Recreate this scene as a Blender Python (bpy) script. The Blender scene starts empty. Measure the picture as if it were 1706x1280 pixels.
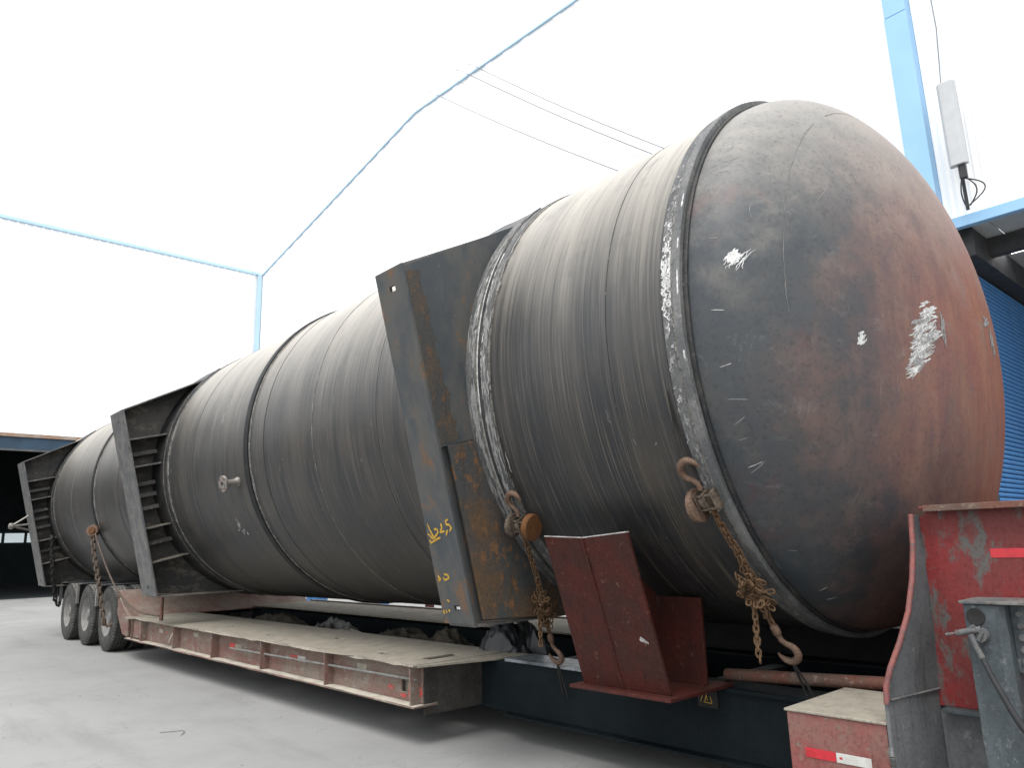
import bpy, math, random
from mathutils import Vector, Matrix, noise as mnoise
random.seed(11)
R_ = math.radians
sc = bpy.context.scene
C = sc.collection

# ------------------------------------------------------------------ camera
cd = bpy.data.cameras.new('camera'); cam = bpy.data.objects.new('camera', cd); C.objects.link(cam)
cd.sensor_width = 36.0; cd.lens = 36.0 * 1234.07 / 1706.0; cd.clip_start = 0.05; cd.clip_end = 2000
cr, cu, cw = Vector((0.74223418, -0.66949605, -0.02938463)), Vector((-0.12136165, -0.17741184, 0.976625)), Vector((0.65905976, 0.72131829, 0.21293228))
m = Matrix((cr, cu, -cw)).transposed().to_4x4(); m.translation = (0, 0, 1.46)
cam.matrix_world = m
sc.camera = cam

# ------------------------------------------------------------------ sky, sun, exposure (bright overcast)
SUN_DIR = Vector((-0.42, -0.20, 0.89)).normalized()      # towards the sun
w = bpy.data.worlds.new('World'); sc.world = w; w.use_nodes = True
nt = w.node_tree
bg = nt.nodes['Background']
sky = nt.nodes.new('ShaderNodeTexSky'); sky.sky_type = 'NISHITA'; sky.sun_disc = False
sky.sun_elevation = math.asin(SUN_DIR.z); sky.sun_rotation = math.atan2(SUN_DIR.x, SUN_DIR.y)
sky.air_density = 1.6; sky.dust_density = 2.0; sky.ozone_density = 1.0
hs = nt.nodes.new('ShaderNodeHueSaturation'); hs.inputs['Saturation'].default_value = 0.22
nt.links.new(sky.outputs[0], hs.inputs['Color'])
cl = nt.nodes.new('ShaderNodeMix'); cl.data_type = 'RGBA'; cl.inputs[0].default_value = 0.80      # even cloud cover over the clear sky
cl.inputs[7].default_value = (4.85, 4.95, 5.1, 1)
nt.links.new(hs.outputs[0], cl.inputs[6]); nt.links.new(cl.outputs[2], bg.inputs['Color'])
bg.inputs['Strength'].default_value = 0.15
sl = bpy.data.lights.new('sun', 'SUN'); sl.energy = 1.0; sl.angle = R_(30); sl.color = (1.0, 0.97, 0.92)
so = bpy.data.objects.new('sun', sl); C.objects.link(so)
so.rotation_euler = (-SUN_DIR).to_track_quat('-Z', 'Y').to_euler(); so.location = (-8, -6, 30)
sc.render.engine = 'CYCLES'
sc.cycles.use_denoising = True
sc.cycles.max_bounces = 6
sc.view_settings.view_transform = 'Standard'; sc.view_settings.look = 'None'
sc.view_settings.gamma = 1.0; sc.view_settings.use_curve_mapping = False
sc.view_settings.exposure = 1.5

# ------------------------------------------------------------------ materials
class NT:
    def __init__(s, name):
        s.m = bpy.data.materials.new(name); s.m.use_nodes = True; s.t = s.m.node_tree
        s.b = s.t.nodes['Principled BSDF']
        s.tc = s.t.nodes.new('ShaderNodeTexCoord')
        s.obj = s.tc.outputs['Object']
        s.geo = s.t.nodes.new('ShaderNodeNewGeometry')
    def set(s, sock, v):
        if isinstance(v, bpy.types.NodeSocket): s.t.links.new(v, sock)
        elif isinstance(v, (tuple, list)) and len(v) == 3 and sock.type == 'RGBA': sock.default_value = (*v, 1)
        else: sock.default_value = v
    def math(s, op, a, b=0.0, clamp=False):
        n = s.t.nodes.new('ShaderNodeMath'); n.operation = op; n.use_clamp = clamp
        s.set(n.inputs[0], a); s.set(n.inputs[1], b); return n.outputs[0]
    def sep(s, v):
        n = s.t.nodes.new('ShaderNodeSeparateXYZ'); s.set(n.inputs[0], v); return n.outputs
    def comb(s, x, y, z):
        n = s.t.nodes.new('ShaderNodeCombineXYZ')
        for i, v in enumerate((x, y, z)): s.set(n.inputs[i], v)
        return n.outputs[0]
    def scale(s, v, k):
        n = s.t.nodes.new('ShaderNodeMapping'); s.set(n.inputs[0], v); n.inputs['Scale'].default_value = k; return n.outputs[0]
    def noise(s, v, sc_=5.0, det=4.0, ro=0.55, dist=0.0):
        n = s.t.nodes.new('ShaderNodeTexNoise'); s.set(n.inputs['Vector'], v)
        n.inputs['Scale'].default_value = sc_; n.inputs['Detail'].default_value = det
        n.inputs['Roughness'].default_value = ro; n.inputs['Distortion'].default_value = dist
        return n.outputs[0]
    def step(s, v, a, b):
        n = s.t.nodes.new('ShaderNodeMapRange'); n.interpolation_type = 'SMOOTHSTEP'
        s.set(n.inputs[0], v); n.inputs[1].default_value = a; n.inputs[2].default_value = b
        n.inputs[3].default_value = 0; n.inputs[4].default_value = 1; return n.outputs[0]
    def mix(s, f, a, b):
        n = s.t.nodes.new('ShaderNodeMix'); n.data_type = 'RGBA'
        s.set(n.inputs[0], f); s.set(n.inputs[6], a); s.set(n.inputs[7], b); return n.outputs[2]
    def bump(s, h, st=0.2, d=0.01):
        n = s.t.nodes.new('ShaderNodeBump'); n.inputs['Strength'].default_value = st; n.inputs['Distance'].default_value = d
        s.set(n.inputs['Height'], h); s.set(s.b.inputs['Normal'], n.outputs[0])
    def out(s, col, rough=0.6, metal=0.0, spec=0.5):
        s.set(s.b.inputs['Base Color'], col); s.set(s.b.inputs['Roughness'], rough)
        s.set(s.b.inputs['Metallic'], metal); s.set(s.b.inputs['Specular IOR Level'], spec)
        return s.m

def worn(name, main, alt, spot, sc_=3.0, thr=(0.55, 0.68), rough=0.65, bump=0.25, dust=None, dust_amt=0.8, spec=0.2, stretch=(1, 1, 1), metal=0.0, grime=.45):
    """painted or bare steel with two tones, worn spots and, if asked, dust lying on upward faces"""
    n = NT(name); v = n.scale(n.obj, stretch)
    a = n.noise(v, sc_, 6, .6); b = n.noise(v, sc_ * 3.7, 8, .7); f = n.noise(n.obj, 60, 3, .6)
    col = n.mix(n.step(a, .38, .64), main, alt)
    col = n.mix(n.step(b, *thr), col, spot)
    if main[0] < .7 and name != 'light_blue_flashing': col = n.mix(n.math('MULTIPLY', n.step(f, .45, .7), .45), col, tuple(c * .45 for c in main))
    runs = n.noise(n.scale(n.obj, (1, 1, .10)), sc_ * 6, 5, .65)          # dirt that has run down the face
    col = n.mix(n.math('MULTIPLY', n.step(runs, .52, .72), grime), col, tuple(c * .42 for c in alt))
    chip = n.noise(n.obj, sc_ * 11, 7, .75)
    col = n.mix(n.math('MULTIPLY', n.step(chip, .60, .66), .55), col, spot)
    if dust:
        nz = n.sep(n.geo.outputs['Normal'])[2]
        d = n.math('MULTIPLY', n.step(nz, .55, .95), n.math('ADD', n.math('MULTIPLY', n.step(b, .3, .6), .35), dust_amt - .2), True)
        col = n.mix(d, col, n.mix(n.step(n.noise(n.obj, 9, 6, .7), .4, .65), dust, tuple(c * .72 for c in dust)))
    n.bump(n.math('ADD', b, n.math('MULTIPLY', f, .4)), bump, .006)
    return n.out(col, n.math('ADD', n.math('MULTIPLY', b, .2), rough - .1), metal, spec)

def plain(name, col, rough=.6, var=.25, sc_=8.0, bump=.1, spec=.4, metal=0.0):
    n = NT(name); a = n.noise(n.obj, sc_, 6, .6)
    n.bump(n.noise(n.obj, sc_ * 6, 3, .6), bump, .004)
    return n.out(n.mix(n.step(a, .3, .7), tuple(c * (1 - var) for c in col), tuple(min(1, c * (1 + var)) for c in col)), rough, metal, spec)

def emit(name, col, st):
    n = NT(name); n.set(n.b.inputs['Emission Color'], col); n.b.inputs['Emission Strength'].default_value = st
    return n.out(col, .5)

XC, ZC, RV = 4.878, 2.624, 1.75          # vessel axis and radius
VB = Vector((XC, 9.0, ZC - RV))          # vessel root

def m_shell():
    n = NT('rolled_steel_shell')
    x, y, z = n.sep(n.obj)
    ang = n.math('ARCTAN2', n.math('SUBTRACT', z, RV), n.math('MULTIPLY', x, -1))
    # fine rolling lines run round the shell: fast along y, slow round the girth
    v1 = n.comb(n.math('MULTIPLY', ang, .9), n.math('MULTIPLY', y, 26), 0)
    v2 = n.comb(n.math('MULTIPLY', ang, .7), n.math('MULTIPLY', y, 3.1), 3)
    v3 = n.comb(n.math('MULTIPLY', ang, 1.6), n.math('MULTIPLY', y, 95), 7)
    s1 = n.noise(v1, 1, 5, .6); s2 = n.noise(v2, 1, 5, .65); s3 = n.noise(v3, 1, 2, .5)
    blot = n.noise(n.obj, 1.3, 7, .65)
    col = n.mix(n.step(s2, .35, .65), (.014, .016, .019), (.030, .028, .025))
    col = n.mix(n.math('MULTIPLY', n.step(s1, .42, .70), .65), col, (.017, .018, .021))
    col = n.mix(n.math('MULTIPLY', n.step(s3, .56, .72), .75), col, (.115, .098, .076))
    col = n.mix(n.math('MULTIPLY', n.step(blot, .50, .70), .5), col, (.058, .047, .035))
    film_shade = n.math('ADD', n.math('SUBTRACT', z, RV), n.math('MULTIPLY', n.math('SUBTRACT', s2, .5), 1.6))
    col = n.mix(n.math('MULTIPLY', n.step(film_shade, -1.05, .75), .50), col, n.mix(n.step(s1, .35, .65), (.050, .049, .048), (.135, .125, .112)))   # thin brown dust, shaded by height: dark underside painted in
    # streaky tan yard dust, with the pale glare of the top painted in
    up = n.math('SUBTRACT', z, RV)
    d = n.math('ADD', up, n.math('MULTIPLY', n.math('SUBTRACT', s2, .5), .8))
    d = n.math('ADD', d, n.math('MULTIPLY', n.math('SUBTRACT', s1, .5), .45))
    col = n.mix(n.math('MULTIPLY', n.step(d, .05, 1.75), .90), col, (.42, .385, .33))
    # a few light scuffs
    v4 = n.comb(n.math('MULTIPLY', ang, 2.2), n.math('MULTIPLY', y, 60), 11)
    s4 = n.noise(v4, 1, 4, .65); s5 = n.noise(n.comb(n.math('MULTIPLY', ang, 3.0), n.math('MULTIPLY', y, 140), 5), 1, 2, .5)
    col = n.mix(n.math('MULTIPLY', n.step(s4, .48, .68), .36), col, (.020, .022, .025))
    col = n.mix(n.math('MULTIPLY', n.step(s5, .62, .70), .35), col, (.17, .152, .13))
    pat = n.noise(n.comb(n.math('MULTIPLY', ang, 5), n.math('MULTIPLY', y, 5), 2), 1, 8, .7)      # irregular dull patches break the lines
    col = n.mix(n.math('MULTIPLY', n.step(pat, .52, .70), .38), col, (.034, .036, .039))
    sc1 = n.noise(n.scale(n.obj, (2, 9, 2)), 3.0, 9, .75)
    col = n.mix(n.math('MULTIPLY', n.step(sc1, .66, .73), .5), col, (.30, .29, .27))
    n.bump(n.math('ADD', n.math('MULTIPLY', s1, .7), n.math('MULTIPLY', s3, .5)), .28, .006)
    return n.out(col, n.math('ADD', n.math('MULTIPLY', s1, .20), .33), 0.0, .38)

def m_head():
    n = NT('dished_head_steel')
    x, y, z = n.sep(n.obj)
    zz = n.math('SUBTRACT', z, RV)
    big = n.noise(n.obj, 1.15, 6, .6); mid = n.noise(n.obj, 4.0, 8, .68)
    run = n.noise(n.scale(n.obj, (4.5, 4.5, .9)), 1.7, 9, .72, .4)
    fine = n.noise(n.obj, 40, 4, .6)
    col = n.mix(n.step(big, .35, .65), (.029, .036, .043), (.047, .051, .055))
    col = n.mix(n.math('MULTIPLY', n.step(mid, .46, .70), .55), col, (.075, .073, .068))
    # rust spreads over the crown and the far side, in soft vertical runs
    r = n.math('ADD', n.math('MULTIPLY', x, .55), n.math('MULTIPLY', n.math('SUBTRACT', big, .5), .75))
    r = n.math('ADD', r, n.math('MULTIPLY', n.math('SUBTRACT', mid, .5), .7))
    r = n.math('ADD', r, n.math('MULTIPLY', n.math('SUBTRACT', run, .5), .35))
    r = n.math('ADD', r, n.math('MULTIPLY', n.math('ABSOLUTE', n.math('ADD', zz, .15)), -.20))
    rf = n.math('MULTIPLY', n.step(r, -.86, .06), .88)
    rc = n.mix(n.step(run, .30, .70), (.215, .052, .036), (.255, .108, .056))
    rc = n.mix(n.math('MULTIPLY', n.step(mid, .5, .70), .45), rc, (.13, .088, .078))
    rc = n.mix(n.math('MULTIPLY', n.step(run, .58, .76), .5), rc, (.19, .165, .145))
    col = n.mix(rf, col, rc)
    # thin red primer ghosts low down
    g = n.noise(n.obj, 2.2, 7, .7)
    col = n.mix(n.math('MULTIPLY', n.step(g, .56, .72), .4), col, (.10, .024, .022))
    # paler towards the top, with rub marks on the shoulder
    d = n.math('ADD', zz, n.math('MULTIPLY', n.math('SUBTRACT', mid, .5), 1.3))
    col = n.mix(n.math('MULTIPLY', n.step(d, .05, 1.75), .78), col, (.30, .282, .255))
    wsp = n.noise(n.scale(n.obj, (1, 1, 1.6)), 2.4, 9, .78, 1.6)
    col = n.mix(n.math('MULTIPLY', n.step(wsp, .56, .70), .30), col, (.20, .195, .185))
    col = n.mix(n.math('MULTIPLY', n.step(fine, .50, .72), .40), col, (.02, .02, .02))
    n.bump(n.math('ADD', mid, n.math('MULTIPLY', fine, .5)), .12, .006)
    return n.out(col, n.math('ADD', n.math('MULTIPLY', mid, .25), .40), 0.0, .32)

def m_saddle():
    """bare plate: blue-grey scale with orange rust that keeps to stripes and patches"""
    n = NT('saddle_plate_steel')
    v = n.scale(n.obj, (1.6, 1.6, .8))
    a = n.noise(v, 2.6, 7, .66); b = n.noise(n.obj, 9, 8, .7); f = n.noise(n.obj, 45, 3, .6)
    col = n.mix(n.step(a, .35, .62), (.040, .047, .053), (.070, .068, .063))
    rust = n.math('ADD', a, n.math('MULTIPLY', n.math('SUBTRACT', b, .5), .6))
    z = n.sep(n.obj)[2]
    rust = n.math('ADD', rust, n.math('MULTIPLY', n.step(z, 1.7, .1), .085))
    col = n.mix(n.math('MULTIPLY', n.step(rust, .585, .70), .7), col, n.mix(n.step(b, .4, .65), (.075, .040, .020), (.14, .070, .030)))
    col = n.mix(n.math('MULTIPLY', n.step(b, .64, .72), .4), col, (.28, .27, .25))
    n.bump(n.math('ADD', b, f), .18, .005)
    return n.out(col, n.math('ADD', n.math('MULTIPLY', b, .2), .48), 0.0, .35)

MT = {}
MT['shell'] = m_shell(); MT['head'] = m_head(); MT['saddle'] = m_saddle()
MT['ring'] = worn('seam_bar_steel', (.022, .024, .027), (.05, .047, .043), (.20, .19, .175), 6, (.60, .70), .5, .3)
MT['girth'] = worn('dark_girth_bar', (.010, .011, .012), (.020, .020, .020), (.06, .056, .05), 6, (.62, .72), .6, .3)
MT['ringgrey'] = worn('grey_flange_bar', (.085, .088, .090), (.14, .14, .137), (.27, .265, .255), 5, (.58, .70), .5, .35)
MT['bead'] = worn('weld_bead', (.10, .095, .085), (.20, .19, .175), (.045, .042, .04), 12, (.5, .62), .45, .5)
MT['pad'] = worn('chalked_pad_plate', (.075, .077, .079), (.12, .12, .118), (.27, .27, .26), 4, (.55, .68), .6, .3, stretch=(1, 2.2, 1))
MT['rib'] = worn('saddle_rib_steel', (.085, .086, .086), (.13, .126, .118), (.27, .24, .20), 5, (.55, .66), .55, .3, dust=(.26, .225, .18), dust_amt=.85)
MT['ruststrip'] = worn('rust_stained_plate', (.046, .047, .046), (.066, .052, .040), (.105, .058, .030), 5, (.53, .66), .6, .3, stretch=(1, 1, .6))
MT['dustyweb'] = worn('dusty_saddle_web', (.050, .051, .051), (.088, .083, .076), (.15, .135, .112), 1.1, (.50, .64), .65, .35, stretch=(1, 1, 1.8))
MT['saddlerust'] = worn('rusty_saddle_plate', (.050, .053, .054), (.095, .060, .034), (.155, .080, .036), 3.2, (.53, .64), .6, .35, stretch=(1, 1, .7))
MT['edge'] = worn('cut_plate_edge', (.085, .088, .092), (.14, .137, .13), (.07, .042, .025), 7, (.56, .66), .5, .3)
MT['chalk'] = plain('white_chalk', (.46, .46, .45), .9, .3, 40, .3, .1)
MT['chalkgrey'] = plain('grey_chalk', (.22, .22, .215), .9, .2, 40, .3, .1)
MT['faint'] = plain('faint_rub_mark', (.25, .245, .235), .8, .3, 40, .3, .1)
MT['seamgrey'] = plain('ground_weld_line', (.13, .125, .12), .7, .4, 12, .3, .2)
MT['yellow'] = plain('yellow_paint_marker', (.40, .24, .03), .7, .25, 30, .2)
MT['nozzle'] = worn('nozzle_steel', (.16, .14, .125), (.26, .25, .24), (.10, .055, .035), 25, (.55, .65), .42, .2, metal=.3)
MT['cradle'] = worn('red_oxide_primer', (.050, .0110, .0080), (.034, .0120, .0098), (.115, .058, .038), 5, (.60, .70), .62, .4, grime=.6)
MT['cutedge'] = worn('bright_cut_edge', (.36, .35, .34), (.22, .21, .20), (.12, .05, .035), 18, (.6, .7), .45, .4)
DUST = (.275, .25, .205)
MT['deck'] = worn('dusty_deck_plate', (.22, .20, .165), (.28, .255, .21), (.12, .085, .065), 2.2, (.52, .70), .85, .4, dust=DUST, dust_amt=.62, spec=.15)
MT['side'] = worn('faded_red_side_paint', (.145, .078, .065), (.165, .135, .110), (.21, .195, .165), 2.6, (.52, .68), .75, .35, dust=(.42, .39, .33), dust_amt=.95, stretch=(1, .7, 1.6), spec=.25)
MT['ramp'] = worn('worn_red_ramp', (.17, .082, .070), (.21, .165, .14), (.25, .22, .185), 3.2, (.55, .68), .75, .35, dust=(.27, .22, .18), dust_amt=.45)
MT['redflake'] = worn('bright_red_paint_remnant', (.42, .04, .04), (.33, .06, .05), (.24, .15, .12), 14, (.5, .6), .6, .3)
MT['red'] = worn('red_gooseneck_paint', (.165, .021, .021), (.115, .028, .026), (.080, .078, .073), 2.4, (.51, .62), .55, .35, dust=(.40, .36, .31), dust_amt=.7, stretch=(1, 1.1, .55))
MT['redbox'] = worn('red_box_paint', (.185, .058, .052), (.165, .088, .075), (.14, .125, .10), 4.0, (.55, .68), .65, .35, dust=(.36, .33, .29), dust_amt=.98)
MT['greyplate'] = worn('dirty_grey_plate', (.110, .114, .118), (.078, .082, .086), (.18, .176, .17), 3.5, (.57, .70), .7, .4)
MT['greypost'] = worn('blue_grey_post_steel', (.064, .077, .084), (.046, .055, .060), (.15, .157, .157), 6, (.55, .68), .6, .45, stretch=(1, 1, .6))
MT['pinkedge'] = worn('scraped_red_edge', (.20, .068, .060), (.15, .060, .055), (.08, .08, .085), 14, (.54, .63), .6, .4)
MT['darkbeam'] = worn('blue_black_beam_paint', (.0040, .0075, .0095), (.006, .010, .012), (.014, .017, .018), 3, (.64, .76), .75, .2, spec=.12)
MT['beamtop'] = worn('worn_beam_top', (.07, .085, .10), (.28, .30, .32), (.03, .035, .04), 3.2, (.5, .62), .35, .3, spec=.6)
MT['dirtydark'] = worn('dirty_dark_plate', (.030, .028, .025), (.048, .045, .040), (.075, .070, .062), 5, (.58, .70), .75, .3)
MT['black'] = plain('dark_underframe', (.012, .012, .012), .8, .3)
MT['rustpipe'] = worn('rusty_pipe', (.13, .055, .04), (.10, .07, .055), (.20, .15, .12), 8, (.55, .66), .65, .35)
MT['tyre'] = worn('dusty_tyre_rubber', (.040, .040, .039), (.065, .064, .060), (.10, .095, .09), 7, (.56, .68), .85, .25, dust=(.26, .25, .23), dust_amt=.65, spec=.2)
MT['rim'] = worn('dusty_wheel_rim', (.14, .137, .13), (.195, .19, .18), (.07, .063, .056), 9, (.58, .68), .6, .25)
MT['chain'] = worn('rusty_chain', (.095, .052, .026), (.14, .088, .048), (.05, .03, .02), 30, (.5, .6), .75, .4)
MT['hook'] = worn('brown_forged_hook', (.12, .075, .052), (.16, .105, .075), (.06, .042, .032), 25, (.52, .62), .6, .35)
MT['orange'] = worn('orange_rust_cover', (.13, .056, .020), (.095, .045, .020), (.055, .03, .018), 18, (.56, .66), .75, .35)
MT['hoist'] = worn('hoist_plate_steel', (.09, .07, .052), (.14, .11, .085), (.045, .035, .028), 22, (.5, .6), .6, .35)
MT['strap'] = plain('dark_wire_sling', (.018, .017, .016), .8, .35, 30, .5)
MT['rope'] = plain('brown_hose', (.075, .055, .042), .75, .3, 25, .3)
MT['tapered'] = plain('reflective_red_tape', (.36, .018, .025), .35, .15, 20, .05)
MT['tapewhite'] = plain('reflective_white_tape', (.40, .395, .375), .4, .12, 20, .05)
MT['tapemid'] = plain('dull_white_tape', (.34, .33, .31), .6, .2, 20, .05)
MT['tapedirty'] = plain('dusty_pale_tape', (.24, .215, .17), .7, .2, 20, .05)
MT['tarp'] = worn('dirty_tarp', (.030, .026, .020), (.052, .045, .034), (.085, .075, .058), 6, (.56, .68), .85, .4)
MT['plastic'] = worn('grey_plastic_sheet', (.085, .083, .081), (.055, .053, .051), (.16, .158, .155), 9, (.56, .66), .4, .3)
MT['rubber'] = plain('black_rubber_sheet', (.010, .011, .012), .45, .3, 12, .3)
MT['board'] = worn('weathered_board', (.30, .26, .21), (.38, .34, .28), (.14, .11, .085), 3, (.56, .68), .85, .4, stretch=(4, .5, 4))
MT['blue'] = worn('light_blue_flashing', (.25, .43, .62), (.27, .45, .64), (.24, .41, .60), 1.2, (.62, .75), .55, .05, grime=0)
MT['bluepale'] = plain('pale_blue_trim', (.40, .56, .70), .55, .04, 1, .0)
MT['white'] = worn('white_cladding', (.80, .81, .82), (.82, .828, .835), (.78, .79, .80), .5, (.60, .75), .5, .0, grime=.0)
MT['soffit'] = plain('grey_soffit_sheet', (.42, .43, .43), .6, .12, 2, .05)
MT['darksteel'] = plain('dark_roof_steel', (.05, .05, .052), .7, .25, 3, .1)
MT['shutter'] = worn('blue_shutter_paint', (.085, .235, .50), (.10, .26, .53), (.07, .19, .41), 1.5, (.62, .75), .5, .08)
MT['navy'] = plain('dark_navy_beam', (.022, .050, .085), .6, .2, 1.2, .05)
MT['rustlintel'] = worn('rusty_flashing', (.30, .25, .21), (.26, .14, .075), (.36, .34, .31), 1.1, (.55, .68), .8, .3)
MT['halldark'] = plain('dark_hall_interior', (.012, .018, .020), .9, .3, .6, .05)  # near-black, so the hall's deep shade sits in the colour
MT['antenna'] = plain('white_antenna_plastic', (.40, .41, .42), .5, .05, 4, .03)
MT['cable'] = plain('black_cable', (.02, .02, .022), .6, .2, 30, .1)
MT['wire'] = plain('grey_wire', (.16, .175, .19), .6, .1, 20, .1)
MT['winlight'] = emit('daylit_window', (.75, .85, .90), .2)
MT['skylight'] = emit('daylit_roof_pane', (1, 1, 1), 2.5)
MT['bluedrum'] = plain('blue_drum_paint', (.05, .16, .38), .5, .25, 9, .1)
MT['pebble'] = plain('pebble_grey', (.20, .19, .175), .9, .3, 30, .3)

def m_ground():
    n = NT('concrete_yard')
    a = n.noise(n.obj, .16, 6, .6); b = n.noise(n.obj, .9, 8, .65); c = n.noise(n.obj, 8, 8, .7); f = n.noise(n.obj, 90, 3, .6)
    st = n.noise(n.scale(n.obj, (1.4, .22, 1)), .9, 7, .65)       # faint tyre-drag streaks along the drive
    col = n.mix(n.step(a, .35, .65), (.225, .225, .220), (.26, .26, .255))
    col = n.mix(n.math('MULTIPLY', n.step(b, .42, .70), .45), col, (.185, .185, .18))
    col = n.mix(n.math('MULTIPLY', n.step(st, .50, .72), .65), col, (.175, .174, .168))
    col = n.mix(n.math('MULTIPLY', n.step(c, .52, .74), .35), col, (.20, .197, .19))
    col = n.mix(n.math('MULTIPLY', n.step(f, .58, .75), .3), col, (.14, .14, .134))
    oil = n.noise(n.obj, 2.1, 5, .6)
    col = n.mix(n.math('MULTIPLY', n.step(oil, .68, .76), .55), col, (.11, .11, .105))
    cr = n.noise(n.obj, .55, 10, .62, .8)                                   # thin wandering cracks
    ck = n.step(n.math('ABSOLUTE', n.math('SUBTRACT', cr, .5)), .0035, .0)
    col = n.mix(n.math('MULTIPLY', ck, .35), col, (.10, .10, .095))
    n.bump(n.math('ADD', c, n.math('MULTIPLY', f, .6)), .25, .006)
    return n.out(col, n.math('ADD', n.math('MULTIPLY', b, .25), .66), 0, .3)
MT['ground'] = m_ground()

# ------------------------------------------------------------------ mesh helpers
class MB:
    def __init__(s): s.v = []; s.f = []
    def add(s, vs, fs):
        o = len(s.v); s.v += [tuple(v) for v in vs]; s.f += [tuple(i + o for i in f) for f in fs]; return s
    def box(s, x0, x1, y0, y1, z0, z1):
        vs = [(x, y, z) for z in (z0, z1) for y in (y0, y1) for x in (x0, x1)]
        return s.add(vs, [(0, 2, 3, 1), (4, 5, 7, 6), (0, 1, 5, 4), (2, 6, 7, 3), (0, 4, 6, 2), (1, 3, 7, 5)])
    def hexa(s, a, b):      # two quads, corresponding corners
        vs = list(a) + list(b)
        return s.add(vs, [(0, 3, 2, 1), (4, 5, 6, 7), (0, 1, 5, 4), (1, 2, 6, 5), (2, 3, 7, 6), (3, 0, 4, 7)])
    def prism(s, poly, fn, c0, c1):
        k = len(poly); vs = [fn(a, b, c0) for a, b in poly] + [fn(a, b, c1) for a, b in poly]
        fs = [tuple(range(k))[::-1], tuple(range(k, 2 * k))] + [(i, (i + 1) % k, k + (i + 1) % k, k + i) for i in range(k)]
        return s.add(vs, fs)
    def grid(s, As, Bs, c0, c1, fn, holes=()):     # plate of cells, some left open
        As = sorted(As); Bs = sorted(Bs); na, nb = len(As) - 1, len(Bs) - 1
        def solid(i, j):
            if not (0 <= i < na and 0 <= j < nb): return False
            a, b = (As[i] + As[i + 1]) / 2, (Bs[j] + Bs[j + 1]) / 2
            return not any(h[0] < a < h[1] and h[2] < b < h[3] for h in holes)
        vs = [fn(a, b, c) for c in (c0, c1) for b in Bs for a in As]
        def I(i, j, k): return k * (na + 1) * (nb + 1) + j * (na + 1) + i
        fs = []
        for i in range(na):
            for j in range(nb):
                if not solid(i, j): continue
                fs += [(I(i, j, 0), I(i, j + 1, 0), I(i + 1, j + 1, 0), I(i + 1, j, 0)), (I(i, j, 1), I(i + 1, j, 1), I(i + 1, j + 1, 1), I(i, j + 1, 1))]
                if not solid(i - 1, j): fs.append((I(i, j, 0), I(i, j, 1), I(i, j + 1, 1), I(i, j + 1, 0)))
                if not solid(i + 1, j): fs.append((I(i + 1, j, 0), I(i + 1, j + 1, 0), I(i + 1, j + 1, 1), I(i + 1, j, 1)))
                if not solid(i, j - 1): fs.append((I(i, j, 0), I(i + 1, j, 0), I(i + 1, j, 1), I(i, j, 1)))
                if not solid(i, j + 1): fs.append((I(i, j + 1, 0), I(i, j + 1, 1), I(i + 1, j + 1, 1), I(i + 1, j + 1, 0)))
        return s.add(vs, fs)
    def tube(s, pts, r, seg=8, closed=False):
        pts = [Vector(p) for p in pts]; k = len(pts); rs = r if isinstance(r, (list, tuple)) else [r] * k
        up = None; rings = []
        for i, p in enumerate(pts):
            a = pts[(i - 1) % k] if (closed or i) else p; b = pts[(i + 1) % k] if (closed or i < k - 1) else p
            t = (b - a).normalized()
            if up is None:
                up = t.orthogonal().normalized()
            up = (up - t * up.dot(t)).normalized(); sd = t.cross(up)
            rings.append([p + (up * math.cos(q) + sd * math.sin(q)) * rs[i] for q in [2 * math.pi * j / seg for j in range(seg)]])
        vs = [v for rg in rings for v in rg]; fs = []
        for i in range(k if closed else k - 1):
            n_ = (i + 1) % k
            for j in range(seg):
                fs.append((i * seg + j, i * seg + (j + 1) % seg, n_ * seg + (j + 1) % seg, n_ * seg + j))
        if not closed: fs += [tuple(range(seg))[::-1], tuple(range((k - 1) * seg, k * seg))]
        return s.add(vs, fs)
    def lathe(s, prof, c, ax, seg=48, a0=0.0, a1=2 * math.pi, close_prof=False):
        """revolve (radius, along) points about axis ax ('x'/'y'/'z') through c; angle from +x (y axis) or +y (x axis)"""
        full = abs(a1 - a0 - 2 * math.pi) < 1e-6; na = seg if full else seg + 1; k = len(prof); vs = []
        for i in range(na):
            t = a0 + (a1 - a0) * i / seg; ct, st = math.cos(t), math.sin(t)
            for r, l in prof:
                if ax == 'y': vs.append((c[0] + r * ct, c[1] + l, c[2] + r * st))
                elif ax == 'x': vs.append((c[0] + l, c[1] + r * ct, c[2] + r * st))
                else: vs.append((c[0] + r * ct, c[1] + r * st, c[2] + l))
        fs = []
        for i in range(seg):
            i2 = (i + 1) % na
            for j in range(k if close_prof else k - 1):
                j2 = (j + 1) % k; fs.append((i * k + j, i2 * k + j, i2 * k + j2, i * k + j2))
        if close_prof and not full: fs += [tuple(range(k)), tuple((na - 1) * k + j for j in range(k))[::-1]]
        return s.add(vs, fs)
    def ribbon(s, pts, nrm, wd):
        pts = [Vector(p) for p in pts]; vs = []
        for i, p in enumerate(pts):
            t = (pts[min(i + 1, len(pts) - 1)] - pts[max(i - 1, 0)]).normalized(); nn = Vector(nrm[i] if isinstance(nrm, list) else nrm)
            sd = t.cross(nn).normalized(); k = wd * (.35 if i in (0, len(pts) - 1) else random.uniform(.75, 1.2)) / 2
            vs += [p - sd * k, p + sd * k]
        return s.add(vs, [(2 * i, 2 * i + 1, 2 * i + 3, 2 * i + 2) for i in range(len(pts) - 1)])
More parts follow.
